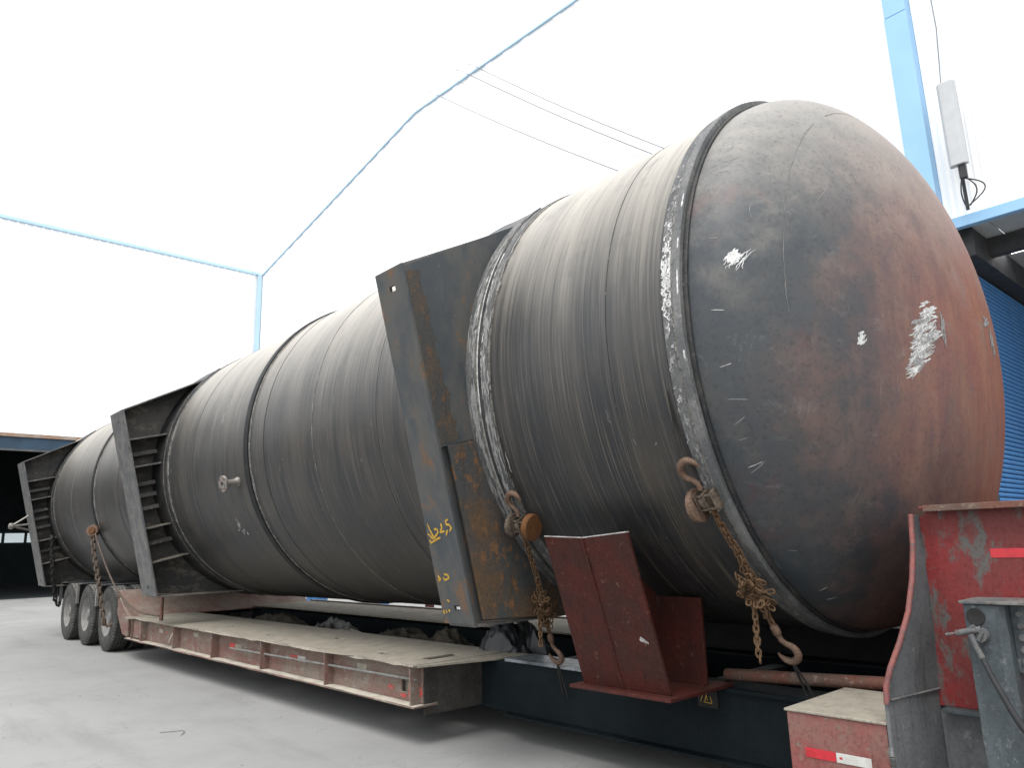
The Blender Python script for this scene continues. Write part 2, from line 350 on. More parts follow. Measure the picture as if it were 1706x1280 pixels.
    def link(s, c, d, side, ln, r):                 # one oval chain link about c, long axis d
        d = d.normalized(); side = (side - d * side.dot(d)).normalized(); pts = []
        hw = ln * .30; hl = ln * .5 - hw
        for q in range(12):
            t = 2 * math.pi * q / 12; o = hl if math.cos(t) > 0 else -hl
            pts.append(c + d * (math.cos(t) * hw + o) + side * math.sin(t) * hw)
        return s.tube(pts, r, 5, True)
    def chain(s, pts, ln=.05, r=.006):
        pts = [Vector(p) for p in pts]; step = ln * .72; k = 0; carry = 0
        for a, b in zip(pts[:-1], pts[1:]):
            L = (b - a).length; d = (b - a).normalized(); o = d.orthogonal(); o2 = d.cross(o); t = carry
            while t < L:
                ang = (k % 2) * math.pi / 2 + random.uniform(-.35, .35) + .6
                s.link(a + d * t + Vector([random.uniform(-1, 1) for _ in range(3)]) * ln * .05, d + Vector([random.uniform(-.12, .12) for _ in range(3)]), o * math.cos(ang) + o2 * math.sin(ang), ln, r)
                t += step; k += 1
            carry = t - L
        return s
    def mesh(s, name, mat, smooth=None, off=Vector((0, 0, 0))):
        me = bpy.data.meshes.new(name); me.from_pydata([tuple(Vector(v) - off) for v in s.v], [], s.f)
        me.validate(); me.update()
        if mat: me.materials.append(MT[mat])
        if smooth is not None:
            me.shade_smooth(); me.set_sharp_from_angle(angle=R_(smooth))
        return me
    def build(s, name, mat, parent=None, smooth=None, bevel=0.0, fix=False):
        """one mesh object; points are given in world coordinates, roots are never rotated"""
        off = root_off(parent)
        me = s.mesh(name, mat, smooth, off)
        o = bpy.data.objects.new(name, me); C.objects.link(o)
        if parent: o.parent = parent
        if bevel:
            bm_ = o.modifiers.new('bevel', 'BEVEL'); bm_.width = bevel; bm_.segments = 2; bm_.limit_method = 'ANGLE'; bm_.angle_limit = R_(40)
        return o

def root_off(p):
    o = Vector((0, 0, 0))
    while p: o += p.location; p = p.parent
    return o
def thing(name, label, cat, loc, group=None):
    o = bpy.data.objects.new(name, None); C.objects.link(o); o.location = loc; o.empty_display_size = .2
    return tag(o, label, cat, group)
def tag(o, label=None, cat=None, group=None, kind=None):
    for k, v in (('label', label), ('category', cat), ('group', group), ('kind', kind)):
        if v: o[k] = v
    return o
def dup(o, parent, loc=None):
    c = o.copy(); C.objects.link(c); c.parent = parent
    if loc is not None: c.location = loc
    for ch in list(o.children): dup(ch, c)
    return c
ident = lambda a, b, c: (a, b, c)
def arc(c, r, a0, a1, k): return [(c[0] + r * math.cos(a0 + (a1 - a0) * i / k), c[1] + r * math.sin(a0 + (a1 - a0) * i / k)) for i in range(k + 1)]

# ================================================================== SETTING
g = MB().add([(-450, -450, 0), (450, -450, 0), (450, 450, 0), (-450, 450, 0)], [(0, 1, 2, 3)]).build('ground', 'ground'); tag(g, kind='structure')

# ------------------------------------------------------------------ far workshop hall (wall across the view, dark doorway)
YW, XW = 34.0, 14.44
def corrugate(a0, a1, pitch, depth):
    out = []; a = a0
    while a < a1 - 1e-4:
        for da, h in ((0, 0), (pitch * .55, 0), (pitch * .65, depth), (pitch * .90, depth)):
            if a + da <= a1: out.append((a + da, h))
        a += pitch
    out.append((a1, 0)); return out
def cladding(prof, zlo, zhi, fn):
    vs = []; fs = []
    for a, h in prof:
        vs += [fn(a, h, zlo(a)), fn(a, h, zhi(a))]
    for i in range(len(prof) - 1): fs.append((2 * i, 2 * i + 2, 2 * i + 3, 2 * i + 1))
    return MB().add(vs, fs)

hall = thing('workshop_hall', 'white clad workshop hall with dark open doorway behind the far end of the vessel', 'building', (0, YW + 8, 0))
EZ = 14.92
sheet_w = 6.0
x = -30.0
while x < XW - .01:
    x1 = min(x + sheet_w, XW - .05)
    cladding(corrugate(x, x1, .3, .035), lambda a: 6.28 if a < 11.99 else 0, lambda a: EZ - .0, lambda a, h, z: (a, YW - h, z)).build('wall_panel', 'white', hall)
    x += sheet_w
MB().box(11.9, XW - .1, YW + .04, YW + .3, 0, 6.3).build('wall_pier', 'white', hall)
MB().box(-30.2, XW - .12, YW - .10, YW + .1, EZ - .015, EZ + .15).build('eave_gutter', 'bluepale', hall, bevel=.02)
MB().box(XW - .26, XW - .06, YW - .14, YW - .05, 6.3, EZ - .03).build('corner_trim', 'bluepale', hall)
MB().box(-30, 11.9, YW - .12, YW + .3, 6.14, 6.27).build('door_flashing', 'rustlintel', hall)
MB().box(-30, 11.9, YW - .02, YW + .3, 5.68, 6.13).build('door_lintel', 'navy', hall)
MB().box(-30, 11.9, YW - .06, YW + .05, 5.60, 5.67).build('door_track', 'greyplate', hall)
MB().add([(-30, YW + .05, EZ), (XW, YW + .05, EZ), (XW, YW + 18, EZ + 3), (-30, YW + 18, EZ + 3)], [(0, 1, 2, 3)]).build('roof', 'darksteel', hall)
# inside of the hall
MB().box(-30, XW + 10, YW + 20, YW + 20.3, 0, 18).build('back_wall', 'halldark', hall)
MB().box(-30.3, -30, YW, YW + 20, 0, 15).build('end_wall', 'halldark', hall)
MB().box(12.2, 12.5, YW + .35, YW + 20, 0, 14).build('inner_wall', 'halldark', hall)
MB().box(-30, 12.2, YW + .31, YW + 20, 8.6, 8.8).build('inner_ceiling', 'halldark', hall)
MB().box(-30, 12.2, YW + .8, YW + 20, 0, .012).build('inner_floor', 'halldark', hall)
for i in range(9):
    x0 = 3.2 + i * 1.15
    MB().box(x0, x0 + .98, YW + 19.9, YW + 19.98, 2.50, 3.05).build('window_pane', 'winlight', hall)

# ------------------------------------------------------------------ right hall, wall along the trailer
GP = [(34.0, 14.92), (20.7, 17.46), (12.47, 17.10), (-22.0, 15.6)]
def gtop(y):
    for (a, za), (b, zb) in zip(GP[:-1], GP[1:]):
        if b <= y <= a: return za + (zb - za) * (a - y) / (a - b)
    return GP[-1][1]
shed = thing('side_workshop', 'tall white side workshop with blue corner pilaster and open bay behind the dished head', 'building', (XW + 8, 10, 0))
BAY = 3.90
def fw(a, h, z): return (XW - h, a, z)
ys = [34.0, 27.0, 20.7, 14.0, 9.0, 4.33]
for b, a in zip(ys[:-1], ys[1:]):
    cladding(corrugate(a, b, .9, .02), lambda y: 0, lambda y: gtop(y) - .02, fw).build('wall_panel', 'white', shed)
for a, b in ((-4.0, 3.94), (-13.0, -4.0), (-22.0, -13.0)):
    cladding(corrugate(a, b, .115, .022), lambda y: 6.98, lambda y: gtop(y) - .02, fw).build('wall_panel', 'white', shed)
# verge flashing follows the gable
for (a, za), (b, zb) in zip(GP[:-1], GP[1:]):
    MB().hexa([(XW - .08, a, za - .02), (XW - .08, b, zb - .02), (XW - .08, b, zb + .05), (XW - .08, a, za + .05)],
              [(XW + .05, a, za - .02), (XW + .05, b, zb - .02), (XW + .05, b, zb + .05), (XW + .05, a, za + .05)]).build('verge_flashing', 'bluepale', shed)
    MB().add([(XW + .06, a, za), (XW + .06, b, zb), (XW + 30, b, zb + .3), (XW + 30, a, za + .3)], [(0, 1, 2, 3)]).build('roof', 'darksteel', shed)
MB().box(XW - .30, XW + .02, 3.93, 4.34, 0, 11.33).build('pilaster', 'blue', shed, bevel=.01)
MB().box(XW - .29, XW + .02, 3.94, 4.33, 11.345, 16.5).build('pilaster', 'blue', shed, bevel=.01)
MB().box(XW - .10, XW + .05, -22, BAY + .02, 6.79, 6.99).build('bay_fascia', 'blue', shed, bevel=.01)
# the bay: soffit sheets, beam, shutter on its side wall
for i in range(26):
    y0 = BAY - .02 - .52 * (i + 1)
    MB().box(XW + .06, XW + 16, y0, y0 + .50, 6.90 + (.015 if i % 2 else 0), 6.94 + (.015 if i % 2 else 0)).build('soffit_sheet', 'soffit', shed)
for xx in (XW + 1.2, XW + 6.0, XW + 11.0):
    MB().box(xx, xx + .22, -12, BAY - .05, 6.55, 6.89).build('roof_beam', 'darksteel', shed)
MB().box(XW + .06, XW + 16, BAY + .16, BAY + .40, 0, 6.9).build('bay_side_wall', 'darksteel', shed)
MB().box(XW + 16, XW + 16.3, -12, BAY + .4, 0, 6.9).build('bay_back_wall', 'darksteel', shed)
MB().box(XW + .06, XW + .30, BAY - .01, BAY + .155, 0, 6.88).build('shutter_guide', 'darksteel', shed)
MB().box(XW + .31, XW + 9, BAY - .28, BAY + .155, 6.35, 6.88).build('shutter_box', 'darksteel', shed)
sm = None
NSL = 72
for i in range(NSL):
    z0 = .02 + i * .0875
    if sm is None:
        pr = [(0, 0), (.030, .012), (.042, .040), (.030, .068), (0, .080)]
        mb = MB().prism(pr, lambda a, b, c: (c, BAY + .06 - a, b), XW + .31, XW + 9)
        sm = mb.build('shutter_slat', 'shutter', shed, smooth=30); base_loc = sm.location.copy(); sm.location = base_loc + Vector((0, 0, z0))
    else:
        s2 = sm.copy(); C.objects.link(s2); s2.location = base_loc + Vector((0, 0, z0))
for xx in (XW + 1.55, XW + 2.05):
    MB().box(xx, xx + .30, BAY - .62, BAY - .38, 6.84, 6.885).build('roof_pane', 'skylight', shed)

# ------------------------------------------------------------------ panel antenna on the side workshop
an = thing('panel_antenna', 'white panel antenna on a short mast fixed to the white wall right of the pilaster', 'antenna', (XW - .35, 3.48, 6.98))
ax, ay = XW - .38, 3.46
prof = [(-.15, .0), (-.15, .07), (-.10, .13), (.10, .13), (.15, .07), (.15, .0)]
MB().prism(prof, lambda a, b, c: (ax - b, ay + a, c), 7.78, 9.42).build('radome', 'antenna', an, bevel=.015)
MB().tube([(ax + .1, ay + .02, 6.995), (ax + .1, ay + .02, 9.2)], .03, 10).build('mast', 'cable', an, smooth=40)
MB().box(ax + .005, ax + .10, ay - .05, ay + .09, 8.9, 9.0).build('bracket', 'cable', an)
MB().box(ax + .005, ax + .10, ay - .05, ay + .09, 7.95, 8.05).build('bracket', 'cable', an)
MB().box(ax - .09, ax - .02, ay - .10, ay + .02, 7.52, 7.775).build('connector_block', 'cable', an, bevel=.01)
for k, (dy, bulge) in enumerate(((-.06, -.14), (-.03, -.30), (.0, .04))):
    pts = [(ax - .05, ay + dy + bulge * math.sin(math.pi * t), 7.53 - .53 * t) for t in [i / 10 for i in range(11)]]
    MB().tube(pts, .012, 6).build('cable', 'cable', an, smooth=60)
MB().tube([(ax + .02, ay + .12, 9.15), (ax - .02, ay + .14, 8.8), (ax + .02, ay + .08, 8.55), (ax + .03, ay + .05, 8.2)], .014, 6).build('cable', 'cable', an, smooth=60)
wc = MB().tube([(XW - .05, 3.62, 15.0), (XW - .06, 3.56, 12.5), (XW - .06, 3.54, 10.8), (XW - .08, 3.62, 9.6), (XW - .2, 3.56, 9.0), (XW - .25, 3.50, 8.6)], .010, 6).build('drop_cable', 'wire', smooth=60)
tag(wc, 'thin grey cable running down the wall to the antenna', 'cable')

# ------------------------------------------------------------------ overhead wires
WL = ['lowest of the four thin wires slanting down from the roof verge behind the vessel',
      'third thin wire from the top, faintest of four, slanting down behind the vessel',
      'second thin wire from the top slanting down from the roof verge',
      'topmost thin wire slanting down from the roof verge to behind the vessel']
for k, (a, b) in enumerate((((14.30, 19.47, 17.62), (14.1, 9.0, 9.35)), ((14.30, 18.30, 17.58), (14.1, 8.4, 9.45)), ((14.30, 17.78, 17.60), (14.1, 8.1, 9.4)), ((14.30, 17.25, 17.56), (14.1, 7.9, 9.5)))):
    a, b = Vector(a), Vector(b); pts = []
    for i in range(25):
        t = i / 24; p = a.lerp(b, t); p.z -= .13 * math.sin(math.pi * t); pts.append(p)
    pts.insert(0, a + Vector((.05, .45, .30)))
    o = MB().tube(pts, (.015, .006, .015, .014)[k], 6).build('overhead_wire', 'wire', smooth=60)
    tag(o, WL[k], 'wire', 'wires slanting down in front of the side workshop')

# ================================================================== THE VESSEL
TH = R_(13.7)
def nu(n, u, y): return (XC - math.cos(TH) * n - math.sin(TH) * u, y, ZC - math.sin(TH) * n + math.cos(TH) * u)
def cylp(a, y, off=0.0):
    a = R_(a); return Vector((XC + (RV + off) * math.cos(a), y, ZC + (RV + off) * math.sin(a)))
def cyln(a): a = R_(a); return Vector((math.cos(a), 0, math.sin(a)))
HY, HR, HD = 2.05, 1.735, .775
def headp(lx, lz, off=0.0):
    q = max(0.0, 1 - (lx * lx + lz * lz) / HR ** 2); y = HY - HD * math.sqrt(q)
    nn = Vector((lx / HR ** 2, (y - HY) / HD ** 2, lz / HR ** 2)).normalized()
    return Vector((XC + lx, y, ZC + lz)) + nn * off, nn

ves = thing('pressure_vessel', 'huge grey-brown steel pressure vessel with rusty domed head lying on the trailer', 'pressure vessel', VB)
cax = (XC, 0, ZC)
SEG = 160
for a, b, dr in ((2.16, 3.70, 0), (3.70, 6.13, .0005), (6.135, 7.56, 0), (7.56, 10.2, .001), (10.2, 13.72, 0), (13.72, 17.2, .001), (17.2, 18.6, 0)):
    k = max(2, int((b - a) / .25)); pr = [(RV + dr - .0, a + .003 + (b - a - .006) * i / k) for i in range(k + 1)]
    pr = [(RV - .004, a)] + pr + [(RV - .004, b)]
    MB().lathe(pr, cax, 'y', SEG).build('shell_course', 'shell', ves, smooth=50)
# far head closes the vessel
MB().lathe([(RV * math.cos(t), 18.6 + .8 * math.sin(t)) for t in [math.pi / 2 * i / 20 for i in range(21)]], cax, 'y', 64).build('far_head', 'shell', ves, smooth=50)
# near head
hp = [(HR - .002, 2.155), (HR, HY)] + [(HR * math.cos(t), HY - HD * math.sin(t)) for t in [math.pi / 2 * i / 48 for i in range(1, 49)]]
head = MB().lathe(hp, cax, 'y', SEG).build('dished_head', 'head', ves, smooth=60)
tag(head, 'dark grey domed end with red rust and white chalk scribbles')
seam = MB()
for a0, a1 in ((96, 121), (128, 163), (166, 183), (330, 352), (4, 24), (33, 60)):
    pts = []; nn_ = []
    for j in range(25):
        q = R_(a0 + (a1 - a0) * j / 24); rr = 1.5 + random.uniform(-.002, .002); p, nn = headp(rr * math.cos(q), rr * math.sin(q), .0016); pts.append(p); nn_.append(nn)
    seam.ribbon(pts, nn_, .0045)
seam.build('weld_seam', 'seamgrey', head)
# joint band at the head: proud outer bar, chalked strip, dark gap
def band(y0, y1, r0, r1, mat, name, a0=0.0, a1=2 * math.pi, seg=SEG, par=ves):
    ch = min(.004, (y1 - y0) * .25)
    return MB().lathe([(r0, y0), (r1 - ch, y0), (r1, y0 + ch), (r1, y1 - ch), (r1 - ch, y1), (r0, y1)], cax, 'y', seg, a0, a1, True).build(name, mat, par, smooth=35)
band(2.090, 2.138, 1.70, 1.784, 'ringgrey', 'flange_bar')
band(2.141, 2.215, 1.70, 1.772, 'pad', 'joint_strip')
band(2.2155, 2.236, 1.70, 1.7545, 'ring', 'joint_gap')
def bead(y, r, mat='bead', rad=.006, a0=0.0, a1=2 * math.pi, par=ves):
    pr = [(r + rad * math.cos(t), y + rad * 1.5 * math.sin(t)) for t in [2 * math.pi * i / 6 for i in range(6)]]
    return MB().lathe(pr, cax, 'y', SEG, a0, a1, True).build('weld_bead', mat, par, smooth=60)
bead(2.142, 1.774); bead(2.080, 1.742, 'ring', .012)
# girth seams
for y in (7.56, 13.72):
    band(y - .050, y + .050, 1.70, RV + .024, 'girth', 'girth_bar'); bead(y - .060, RV + .001, 'bead', .010); bead(y + .058, RV + .001, 'girth', .008)
bead(6.132, RV + .0005, 'bead', .0045); bead(7.16, RV + .0002, 'ring', .004); bead(9.15, RV + .0002, 'ring', .004)
bead(5.05, RV + .0002, 'ring', .003); bead(2.62, RV + .0002, 'ring', .0025); bead(12.3, RV, 'ring', .004); bead(15.2, RV, 'bead', .004)

def saddle(y0, y1, yweb, front_web, label):
    """base plate faces the camera side; web reaches in to the shell, ribs stand on the web"""
    PADT = .016
    a_c = 180 + math.degrees(TH); aa, ab = R_(a_c - 64), R_(a_c + 64)
    py0, py1 = (y0 - .22, y1 + .10) if front_web else (y0 - .16, y1 + .12)
    # full reinforcing rings either side, wear pad between
    pad = band(py0, py1, 1.72, RV + PADT, 'pad' if front_web else 'ring', 'wear_pad', aa, ab, 90)
    bead(py0 - .004, RV + .001, 'bead', .010); bead(py0 + .075, RV + PADT, 'ring', .010, aa, ab); bead(py0 + .115, RV + PADT, 'bead', .008, aa, ab)
    band(py1 + .01, py1 + .05, 1.70, RV + .012, 'ring', 'pad_ring')
    band(py0 + .01, py0 + .05, 1.70, RV + .013, 'ring', 'pad_ring')
    N1, T, HL = 2.075, .022, 1.205
    def fn(a, b, c): return nu(c, b, a)         # a = y, b = u, c = n
    ym = (y0 + y1) / 2
    hs_ = .028
    hol = [(ym - .045, ym + .02, 1.05, 1.05 + hs_ * 1.3), (ym - .045, ym + .02, -1.09 - hs_, -1.09 + hs_ * .3)]
    bp = MB().grid([y0, ym - .045, ym + .02, y1], [-HL, -1.09 - hs_, -1.09 + hs_ * .3, 1.05, 1.05 + hs_ * 1.3, HL], N1 - T, N1, fn, hol).build('saddle_base_plate', 'saddle' if front_web else 'edge', ves, bevel=.002)
    tag(bp, label)
    # web: polygon in (n,u)
    def webpoly(u_lo, u_hi, nout):
        rr = RV + PADT - .004
        def shell_u(n): return math.sqrt(rr * rr - n * n)
        top = [(nout, u_hi)]; bot = [(nout, u_lo)]
        nh = .93; pts = []
        if u_hi > 1.15: top += [(nh, shell_u(nh))]; ua = math.atan2(shell_u(nh), nh)
        else: ua = math.asin(u_hi / rr); top += [(math.cos(ua) * rr, u_hi)]
        if u_lo < -1.15: ub = -math.atan2(shell_u(nh), nh); botl = [(nh, -shell_u(nh))]
        else: ub = math.asin(u_lo / rr); botl = [(math.cos(ub) * rr, u_lo)]
        k = 28; ar = [(rr * math.cos(ua + (ub - ua) * i / k), rr * math.sin(ua + (ub - ua) * i / k)) for i in range(1, k)]
        return top + ar + botl + bot
    fp = lambda a, b, c: nu(a, b, c)
    if front_web:
        wb = MB().prism(webpoly(-.035, 1.19, N1 - T - .001), fp, yweb, yweb + .020).build('saddle_web', 'saddle', ves, bevel=.002)
        MB().prism(webpoly(-1.19, -.040, N1 - T - .055), fp, yweb - .016, yweb + .004).build('saddle_web', 'saddlerust', ves, bevel=.002)
        MB().prism(webpoly(-1.19, -.040, N1 - T - .001), fp, yweb + .045, yweb + .060).build('saddle_back_web', 'saddle', ves)
    else:
        wb = MB().prism(webpoly(-1.19, 1.19, N1 - T - .001), fp, yweb, yweb + .020).build('saddle_web', 'dustyweb', ves, bevel=.002)
    # ribs: plates square to the base, from base to pad
    def rib(u, lean=0.0, t=.016, ya=None, yb=None, n0=None):
        rr = RV + PADT - .002
        ni = n0 if n0 is not None else math.sqrt(max(.01, rr * rr - u * u)); no = N1 - T - .002
        MB().hexa([nu(no, u, ya), nu(no, u + t, ya), nu(ni, u + t + lean, ya), nu(ni, u + lean, ya)],
                  [nu(no, u, yb), nu(no, u + t, yb), nu(ni, u + t + lean, yb), nu(ni, u + lean, yb)]).build('saddle_rib', 'rib', ves, bevel=.0015)
    ya, yb = (yweb + .024, y1 - .02) if front_web else (y0 + .045, yweb - .002)
    for u in ((.80, .44, -.36, -.80) if not front_web else (.7, .1)):
        rib(u, .0, .018, ya, yb)
    if not front_web:
        for u in (.60, .20, .05, -.12, -.58):    # short dusty stubs between the main ribs
            rib(u, .0, .05, yb - .13, yb)
    lo = 1.19
    for sgn in (1, -1):                          # end plates follow the sloping ends of the web
        u0 = sgn * (lo - (.0 if sgn > 0 else -.018)); sl = 1.466 * sgn - u0
        rib(u0 + (.002 if sgn > 0 else -.020), sl + (.004 if sgn > 0 else -.004), .018, ya, yb + (.0 if front_web else .02), .93)
    return bp
saddle(3.87, 4.19, 3.872, True, 'grey saddle base plate with bolt slots and yellow handwritten numbers')
saddle(10.20, 10.76, 10.62, False, 'narrow grey base plate of the ribbed middle saddle')
saddle(16.75, 17.32, 17.16, False, 'grey base plate of the far ribbed saddle')
# rusty gusset strip running beside the base on the near web
MB().prism([(2.050, -.02), (2.050, 1.15)] + [(1.93 + random.uniform(-.022, .022) - .03 * i / 30, 1.16 - 1.18 * i / 30) for i in range(31)], lambda a, b, c: nu(a, b, c), 3.8690, 3.8715).build('rust_strip', 'ruststrip', ves, bevel=.002)['label'] = 'orange rusted strip along the near saddle web'

# yellow numbers, hand written on the near base plate
YEL = [[(4.156, -0.527), (4.144, -0.563), (4.12, -0.612), (4.095, -0.641), (4.159, -0.659), (4.163, -0.636)], [(4.174, -0.597), (4.158, -0.604), (4.122, -0.637)], [(4.096, -0.568), (4.059, -0.569), (4.055, -0.59), (4.099, -0.62), (4.112, -0.641), (4.038, -0.625)], [(4.004, -0.53), (4.006, -0.564), (4.032, -0.591), (3.979, -0.584)], [(3.949, -0.577), (3.976, -0.617)], [(3.921, -0.509), (3.952, -0.518), (3.948, -0.542), (3.916, -0.544), (3.905, -0.568), (3.931, -0.589)], [(4.156, -0.878), (4.14, -0.899), (4.158, -0.917), (4.123, -0.899)], [(4.085, -0.871), (4.042, -0.877), (4.038, -0.898), (4.087, -0.912), (4.098, -0.892)], [(4.171, -1.113), (4.164, -1.144)], [(4.142, -1.112), (4.133, -1.135)], [(4.106, -1.107), (4.102, -1.127)], [(4.108, -1.044), (4.079, -1.057)]]
nb = Vector((-math.cos(TH), 0, -math.sin(TH)))
my = MB()
for st in YEL:
    pts = []
    for (a, b), (c, d) in zip(st[:-1], st[1:]):
        for i in range(4): pts.append(nu(2.0775, b + (d - b) * i / 4, a + (c - a) * i / 4))
    pts.append(nu(2.0775, st[-1][1], st[-1][0])); my.ribbon(pts, nb, .015)
my.build('yellow_numbers', 'yellow', ves)

# chalk: scribbles on the head, ticks and smears along the joint
def scribble(cx, cz, ax_, az_, count, wd, ang, ln, mat, name='chalk_scribble'):
    mb = MB()
    for i in range(count):
        q = random.uniform(0, 2 * math.pi); rr = math.sqrt(random.random())
        px, pz = cx + ax_ * rr * math.cos(q), cz + az_ * rr * math.sin(q)
        an_ = R_(ang + random.gauss(0, 8)); L = ln * random.uniform(.5, 1.3); pts = []; nn_ = []
        for j in range(7):
            t = (j / 6 - .5) * L; zz_ = (random.random() - .5) * .010
            a_, b_ = px + t * math.cos(an_) - zz_ * math.sin(an_), pz + t * math.sin(an_) + zz_ * math.cos(an_)
            p, nn = headp(a_, b_, .0022); pts.append(p); nn_.append(nn)
        mb.ribbon(pts, nn_, wd * random.uniform(.6, 1.3))
    return mb.build(name, mat, head)
for dx, dz, ax_, az_, c_ in ((.06, .14, .05, .06, 26), (.0, .0, .085, .085, 44), (-.05, -.10, .07, .06, 26), (-.12, -.19, .035, .05, 16), (.10, .04, .05, .05, 14)):
    scribble(-.655 + dx, -.125 + dz, ax_, az_, c_, .0085, 25, .11, 'chalk')
scribble(-.655, -.125, .09, .11, 40, .012, 25, .10, 'chalkgrey'); scribble(-.75, -.27, .05, .06, 16, .012, 25, .08, 'chalkgrey')
scribble(-.46, -.06, .03, .09, 16, .010, 80, .07, 'chalkgrey')
scribble(-1.652, .232, .012, .025, 26, .010, 62, .05, 'chalk'); scribble(-1.650, .21, .03, .02, 8, .004, 55, .11, 'chalk')
scribble(-1.14, -.194, .018, .03, 14, .010, 40, .04, 'chalk')
scribble(.42, .0, .05, .07, 22, .012, 80, .10, 'chalkgrey'); scribble(.32, .12, .05, .03, 12, .01, 20, .12, 'chalkgrey')
def scratches(count, box, ln, wd, mat, angs):
    mb = MB()
    for i in range(count):
        px, pz = random.uniform(box[0], box[1]), random.uniform(box[2], box[3])
        if px * px + pz * pz > 1.70 ** 2: continue
        an_ = R_(random.choice(angs) + random.gauss(0, 18)); L = ln * random.uniform(.3, 1.4); cv = random.uniform(-.5, .5); pts = []; nn_ = []
        for j in range(9):
            t = (j / 8 - .5) * L; q = an_ + cv * t / L
            a_, b_ = px + t * math.cos(q), pz + t * math.sin(q)
            if a_ * a_ + b_ * b_ > 1.725 ** 2: continue
            p, nn = headp(a_, b_, .0018); pts.append(p); nn_.append(nn)
        if len(pts) > 3: mb.ribbon(pts, nn_, wd * random.uniform(.5, 1.2))
    if mb.v: mb.build('scratch_marks', mat, head)['kind'] = 'stuff'
scratches(26, (-1.68, -.6, .2, 1.5), .10, .0018, 'faint', (20, 60, 95, 130))
scratches(6, (-1.6, .3, -1.2, .3), .09, .0016, 'faint', (80, 95, 20))
scratches(10, (.1, .9, -1.0, .3), .2, .005, 'chalkgrey', (90, 80))
# ticks along the joint
mb = MB(); mg = MB()
for i in range(20):
    a = random.choice((128, 150, 157, 172, 184, 196, 205, 226, 238)) + random.gauss(0, 2.5); rr = RV - .010
    lx, lz = HR * math.cos(R_(a)), HR * math.sin(R_(a))
    L = random.uniform(.03, .10) * (1.5 if random.random() < .2 else 1); k0 = .992; ta = random.gauss(0, .35); pts = []; nn_ = []
    for j in range(6):
        t = j / 5 * L; sc_ = k0 - t * .16; da = ta * t
        p, nn = headp(lx * sc_ - lz * da * .6, lz * sc_ + lx * da * .6, .002); pts.append(p); nn_.append(nn)
    (mb if random.random() < .3 else mg).ribbon(pts, nn_, random.uniform(.002, .004))
for a0, a1 in ((157.5, 160.5), (167, 169), (173, 177.5), (187, 188.5)):
    pts = []; nn_ = []
    for j in range(10):
        a = R_(a0 + (a1 - a0) * j / 9); p = Vector((XC + 1.7855 * math.cos(a), 2.100, ZC + 1.7855 * math.sin(a))); pts.append(p); nn_.append(Vector((math.cos(a), 0, math.sin(a))))
    mb.ribbon(pts, nn_, .010)
mb.build('chalk_ticks', 'chalk', head)['kind'] = 'stuff'; mg.build('chalk_ticks', 'chalkgrey', head)['kind'] = 'stuff'
mb = MB(); mg = MB()
for i in range(150):                              # smear on the joint strip
    a = random.gauss(172, 3.2) if i < 90 else random.uniform(150, 215); y = random.uniform(2.150, 2.205); L = random.uniform(.4, 2.2); pts = []; nn_ = []
    for j in range(6):
        aa = a + (j / 5 - .5) * L; yy = min(2.212, max(2.143, y + random.uniform(-.012, .012)))
        pts.append(cylp(aa, yy, .0235)); nn_.append(cyln(aa))
    (mb if i < 100 else mg).ribbon(pts, nn_, random.uniform(.005, .012))
def smear(n_, am, asd, ym_, ysd, off, wd, L0, tgt):
    for i in range(n_):
        a = random.gauss(am, asd); y = random.gauss(ym_, ysd); L = L0 * random.uniform(.4, 1.5); pts = []; nn_ = []
        for j in range(6):
            aa = a + (j / 5 - .5) * L; pts.append(cylp(aa, y + random.uniform(-.006, .006), off)); nn_.append(cyln(aa))
        tgt.ribbon(pts, nn_, wd * random.uniform(.5, 1.3))
for am in range(150, 216, 3): smear(14 if am < 186 else 6, am, 1.5, 3.742, .018, .0180, .012, 2.6, mb if am < 190 else mg)
for am in range(138, 218, 2): smear(9, am, 1.5, 3.755, .045, .0175, .014, 4.5, mg)
smear(22, 166, 4, 8.33, .012, .002, .010, 2.4, mg); smear(12, 163, 2, 8.32, .02, .002, .012, 1.5, mg)
smear(9, 209, 2, 8.20, .02, .002, .022, 1.6, mg); smear(5, 212, .6, 8.16, .05, .002, .02, .8, mb)
for am in range(165, 214, 6): smear(7, am, 2.5, 7.495, .010, .0025, .010, 3.5, mg if am % 4 else mb)
for am in range(168, 200, 6): smear(5, am, 2.5, 13.64, .012, .0025, .02, 4, mg)
for am in range(165, 205, 5): smear(4, am, 2.5, 10.02, .012, .002, .016, 4, mg)
mb.build('chalk_smears', 'chalk', ves)['kind'] = 'stuff'; mg.build('chalk_smears', 'chalkgrey', ves)['kind'] = 'stuff'
# random light nicks over the shell
mb = MB()
for i in range(90):
    a = random.uniform(130, 250); y = random.uniform(2.3, 13); L = random.uniform(.3, 3.0); pts = [cylp(a + (j / 4 - .5) * L, y + (j / 4) * random.uniform(-.02, .02), .0016) for j in range(5)]
    mb.ribbon(pts, cyln(a), random.uniform(.002, .006))
mb.build('scratch_marks', 'chalkgrey', ves)['kind'] = 'stuff'

